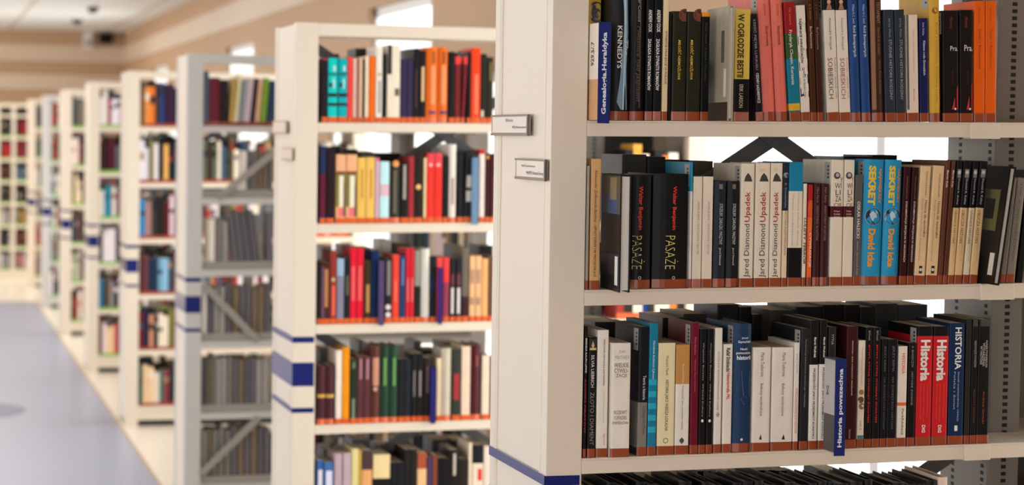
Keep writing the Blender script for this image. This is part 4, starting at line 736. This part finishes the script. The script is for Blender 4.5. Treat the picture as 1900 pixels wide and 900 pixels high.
t,wd,h,bd=divider(0,0,1110,1131,42,224,.055,(34,50,122),'blue section divider with white upward title beside the post, top visible shelf','Genealogia.Heraldyka',(176,136,96))
bm=bmesh.new(); box(bm,-wd/2-.0006,-wd/2-.0001,.002,.075,h*.42,h*.995); cd2=obj('class_label',bm,bmat((214,200,184)),bd)
vs,fs=text_verts('929.5/.7',.02); bm=bmesh.new(); bv=[bm.verts.new((-wd/2-.0009,.026+.020*q,h*.56+h*.25*p)) for p,q in vs]
for f in fs:
    try: bm.faces.new([bv[i] for i in f])
    except ValueError: pass
obj('lettering',bm,inkmat(INKB),cd2)
t,wd,h,bd=divider(0,2,1549,1568,667,838,.050,(34,50,122),'blue section divider with white upward title, third visible shelf','Historia powszechna',(96,92,90))
bm=bmesh.new(); box(bm,-wd/2-.0006,-wd/2-.0001,.002,.072,h*.40,h*.985); cd2=obj('class_label',bm,bmat((170,164,158)),bd)
vs,fs=text_verts('9=G',.02); bm=bmesh.new(); bv=[bm.verts.new((-wd/2-.0009,.028+.014*q,h*.60+h*.10*p)) for p,q in vs]
for f in fs:
    try: bm.faces.new([bv[i] for i in f])
    except ValueError: pass
obj('lettering',bm,inkmat(INKB),cd2)
divider(1,1,876,887,293,417,.012,(96,124,150),'steel blue section divider on the second shelf of the second bookcase')
divider(1,2,703,712,484,602,.012,(90,70,110),'purple section divider left of the third shelf centre, second bookcase')
divider(1,2,813,820,497,600,.012,(66,40,120),'violet section divider over a pinkish red book, second bookcase')
divider(1,3,799,808,682,782,.012,(40,38,116),'dark blue section divider on the fourth shelf, second bookcase')

# ---- all remaining far-off books, too many to count one by one
SB=bmesh.new(); SM=[]; SI={}
def smi(m):
    if m.name not in SI: SI[m.name]=len(SM); SM.append(m)
    return SI[m.name]
def stuff_row(x0,x1,Y,z,cols,seed,tape,hmin=.19,hmax=.255,wmin=.016,wmax=.034,back=False,fixed=False,tilt=True,pal=None):
    rr=random.Random(seed); x=x0; i=0
    while x<x1-.012:
        wd=rr.uniform(wmin,wmax)
        if fixed and i<len(cols): wd=max(wd,.026)
        wd=min(wd,x1-x)
        if wd<.008: break
        c=cols[i%len(cols)] if (fixed and i<len(cols)) else rr.choice(pal or PAL)
        h=rr.uniform(hmin,hmax); zl=z+(zt(x+wd) if tilt else 0)+.0003; yy=Y+rr.uniform(.002,.01); dp=rr.uniform(.13,.165)
        mi=smi(bmat(c)); pg=smi(PAGES)
        v=box(SB,x+.0005,x+wd-.0005,yy,yy+dp,zl,zl+h,mi)
        box(SB,x+.002,x+wd-.002,yy+.003,yy+dp-.003,zl+h,zl+h+.0006,pg)
        if rr.random()<.5:
            c2=rr.choice(PAL); a=rr.uniform(.5,.75); box(SB,x+.003,x+wd-.003,yy-.0006,yy,zl+h*a,zl+h*(a+rr.uniform(.08,.2)),smi(bmat(c2)))
        if tape and not back: box(SB,x+.0003,x+wd-.0003,yy-.0008,yy+.004,zl,zl+.018,smi(tape))
        x+=wd; i+=1
PAL=[(120,40,44),(60,32,40),(40,44,64),(190,180,176),(206,192,170),(60,60,58),(40,36,36),(110,84,60),(150,120,84),(84,92,100),(70,90,112),(160,60,48),(90,96,72),(200,186,188),(130,124,118),(52,72,60)]
PAL2=[(24,60,140),(240,170,70),(228,216,200),(40,36,36),(160,50,44),(228,120,40),(60,56,60),(214,200,180),(50,44,40)]
U4=[[(120,80,50),(190,120,60),(236,124,44),(70,54,50),(40,70,132),(60,30,60),(70,35,65),(25,25,45)],[(200,190,195),(190,185,190),(120,110,70),(200,190,190),(25,30,40),(200,150,80),(20,30,45),(30,60,60),(200,180,170)],[(40,120,170),(150,110,100),(70,65,65),(40,38,35),(45,42,40),(110,25,30),(190,160,170),(40,40,45)],[(90,40,45),(110,60,65),(30,50,75),(35,60,85),(100,140,160),(120,160,185),(60,90,105),(100,30,40)],[(130,30,40),(40,40,65),(190,130,100),(60,55,60),(200,185,165),(205,190,170),(110,110,50),(150,35,35)],[(60,90,80),(225,190,150),(220,185,145),(190,175,160),(70,110,100),(140,55,70),(60,45,50),(40,35,40)]]
U5=[[(200,190,185),(200,190,188),(152,30,42),(206,196,200),(200,190,195)],[(80,40,40),(50,25,30),(90,25,40),(95,30,45)],[(190,180,170),(50,130,150),(40,120,140),(190,180,170),(110,80,75)],[(60,50,50),(215,205,205),(210,200,200),(205,195,200),(60,55,60)],[(30,116,156),(70,60,50),(100,85,70),(130,125,130)],[(110,60,55),(210,190,190),(225,195,150),(220,190,150),(190,80,80)]]
U6=[[(60,66,64),(90,100,96),(120,90,60)],[(206,186,176),(204,186,176),(150,70,60),(50,70,64)],[(120,110,40),(206,184,150),(200,180,150)],[(50,60,74),(70,76,80),(110,60,60)],[(150,150,120),(140,150,120),(160,140,130)],[(40,36,30),(150,70,50),(196,180,176)]]
tape4=mat((150,58,30),.35,.4,.05,1.1)
for k,US,tp in ((3,U4,tape4),(4,U5,TAPEG),(5,U6,TAPEG),(6,None,TAPEG),(7,None,TAPEG)):
    for j in range(6):
        z=(shelf_z(k,j) if j<5 else .114)
        stuff_row(BX0+.002,BX1-.01 if k<5 else .62,k*STEP,z,US[j] if US else PAL,100*k+j,tp,fixed=bool(US))
        if k<6: stuff_row(BX0+.02,BX1-.02,k*STEP+.25,z,PAL,500+100*k+j,None,hmin=.2,hmax=.27,wmin=.03,wmax=.06,back=True)
# second bay of the first bookcases, glimpsed through the gaps
for k in (0,1,2,3):
    for j in range(6):
        if k==0 and j<3: continue
        z=(shelf_z(k,j) if (j<5 or k==0) else .114)
        stuff_row(UX1+.006,EX0-.008,k*STEP+(.02 if k==2 else 0),z,PAL2 if k==1 else PAL,900+10*k+j,TAPEO,pal=PAL2 if k==1 else None)
    if k in (1,):
        pass
stuff_row(BX0+.003,BX1-.01,0,shelf_z(0,4),PAL,77,TAPE)
stuff_row(BX0+.003,BX1-.01,0,shelf_z(0,5),PAL,78,TAPE)
stuff_row(BX0+.003,BX1-.01,STEP,.114,PAL,79,TAPEO)
for j in range(1,6): stuff_row(BX0+.02,BX1-.02,2*STEP+.25,shelf_z(2,j) if j<5 else .114,PAL,640+j,None,hmin=.18,hmax=.21,back=True) if j in (4,5) else None

# ---- bookcase across the far end of the aisle
FY=21.67; fr_=onZ(53,518,0); FR=fr_.x; colw=.205; Zs=[.11+.252*i for i in range(8)]
t=empty('bookcase',(FR,FY,0)); tag(t,'wide cream bookcase standing across the far end of the aisle','bookcase')
nc=5; X0=-(nc*.92)
bm=bmesh.new(); box(bm,X0,0,0,.02+.3,.0,.03); box(bm,X0,0,.0,.32,.03,.11); obj('plinth',bm,CREAM,t,.002)
pw=.035
wcol=(onZ(27,518,0).x-onZ(2,518,0).x)
xs=[0]; st=[.205]
cw=onY(53,300,FY).x-onY(24,300,FY).x
edges=[-i*cw for i in range(0,12)]
bm=bmesh.new(); box(bm,edges[-1],0,.30,.315,.11,1.99); obj('back_panel',bm,mat((150,132,110),.6,.3,.03),t)
for e in edges:
    bm=bmesh.new(); box(bm,e-.02,e+.02,0,.30,.11,1.99); obj('post',bm,CREAM,t,.002)
for i in range(8):
    z=Zs[i]+.0
    bm=bmesh.new(); box(bm,edges[-1],0,-.003,.30,z-.03,z); obj('shelf',bm,CREAM,t,.001,1)
bm=bmesh.new(); box(bm,edges[-1]-.02,.02,-.004,.32,1.96,2.0); obj('top_rail',bm,CREAM,t,.002)
D1,D2,R1,R2=(60,52,44),(44,36,34),(150,34,40),(104,28,36)
FAR={(0,0):[D1,R2,R1,R1,R2,D1],(0,1):[R2,R1,R2,(150,50,70),R1,(90,70,60)],(0,2):[(90,110,130),(84,100,120),(70,84,100),(90,110,130),(60,70,84)],(0,3):[D2,(70,40,36),D2,D1,D2],(0,4):[(60,70,90),(40,50,80),(190,150,60),(60,60,60),(150,120,60)],(0,5):[D1,(120,60,40),R2,D2,(150,90,50)],(0,6):[D2,R1,(190,150,150),R2,(200,180,180)],
(1,0):[D1,D1,(70,64,50),D2],(1,1):[D2,R1,(190,40,36),R1,D1],(1,2):[R2,D2,R2,D1],(1,3):[(80,76,66),D1,D1,(70,66,60)],(1,4):[(200,190,180),(110,104,100),(190,180,176),D1],(1,5):[(70,60,80),(60,56,70),D2,(90,80,90)],(1,6):[(190,190,190),D1,(160,160,160),D2]}
RED=[(150,30,36),(190,40,40),(120,30,50),(90,30,36),(60,50,46),(160,50,60)]
for ci_ in range(len(edges)-1):
    for i in range(7):
        pal=FAR.get((ci_,6-i))
        stuff_row(FR+edges[ci_+1]+.022,FR+edges[ci_]-.022,FY+.02,Zs[i],pal or PAL,3000+ci_*10+i,TAPEG,hmin=.15,hmax=.205,fixed=bool(pal),tilt=False)
so=obj('books',SB,SM)
tag(so,'hundreds of small blurred books on the farther bookcases','books',None,'stuff')

# ---- small fittings on the ceiling and far wall
def dome(px,py,label):
    p=onZ(px,py,CEIL); t=empty('dome_camera',(p.x,p.y,CEIL)); tag(t,label,'camera','dark domes on the ceiling')
    bm=bmesh.new(); bmesh.ops.create_cone(bm,cap_ends=True,segments=24,radius1=.075,radius2=.085,depth=.03,matrix=Matrix.Translation((0,0,-.015))); obj('mount',bm,FRAME,t)
    bm=bmesh.new(); bmesh.ops.create_uvsphere(bm,u_segments=20,v_segments=10,radius=.065,matrix=Matrix.Translation((0,0,-.03))@Matrix.Scale(1,4)); obj('dome',bm,mat((26,24,24),.2,.6,0),t)
dome(143,31,'dark ceiling dome farther from the wall corner, nearer of the two'); dome(172,8,'dark ceiling dome at the upper frame edge, above the aisle')
p=onY(195,72,YW); t=empty('wall_speaker',(p.x,YW-.006,p.z)); tag(t,'small black speaker mounted on the far wall near the corner','speaker')
bm=bmesh.new(); box(bm,-.09,.09,-.16,0,-.07,.07); obj('body',bm,mat((34,30,28),.5,.4,0),t,.02); bm=bmesh.new(); box(bm,-.07,.07,-.165,-.158,-.055,.055); obj('grille',bm,mat((20,18,18),.8,.2,0),t,.004)
p=onY(163,72,YW); t=empty('wall_sensor',(p.x,YW-.006,p.z)); tag(t,'small white motion sensor on the far wall left of the speaker','sensor')
bm=bmesh.new(); box(bm,-.06,.06,-.07,0,-.13,.13); obj('body',bm,FRAME,t,.02); bm=bmesh.new(); box(bm,-.04,.04,-.076,-.06,-.09,-.02); obj('lens',bm,mat((150,146,140),.3,.4,0),t,.006)
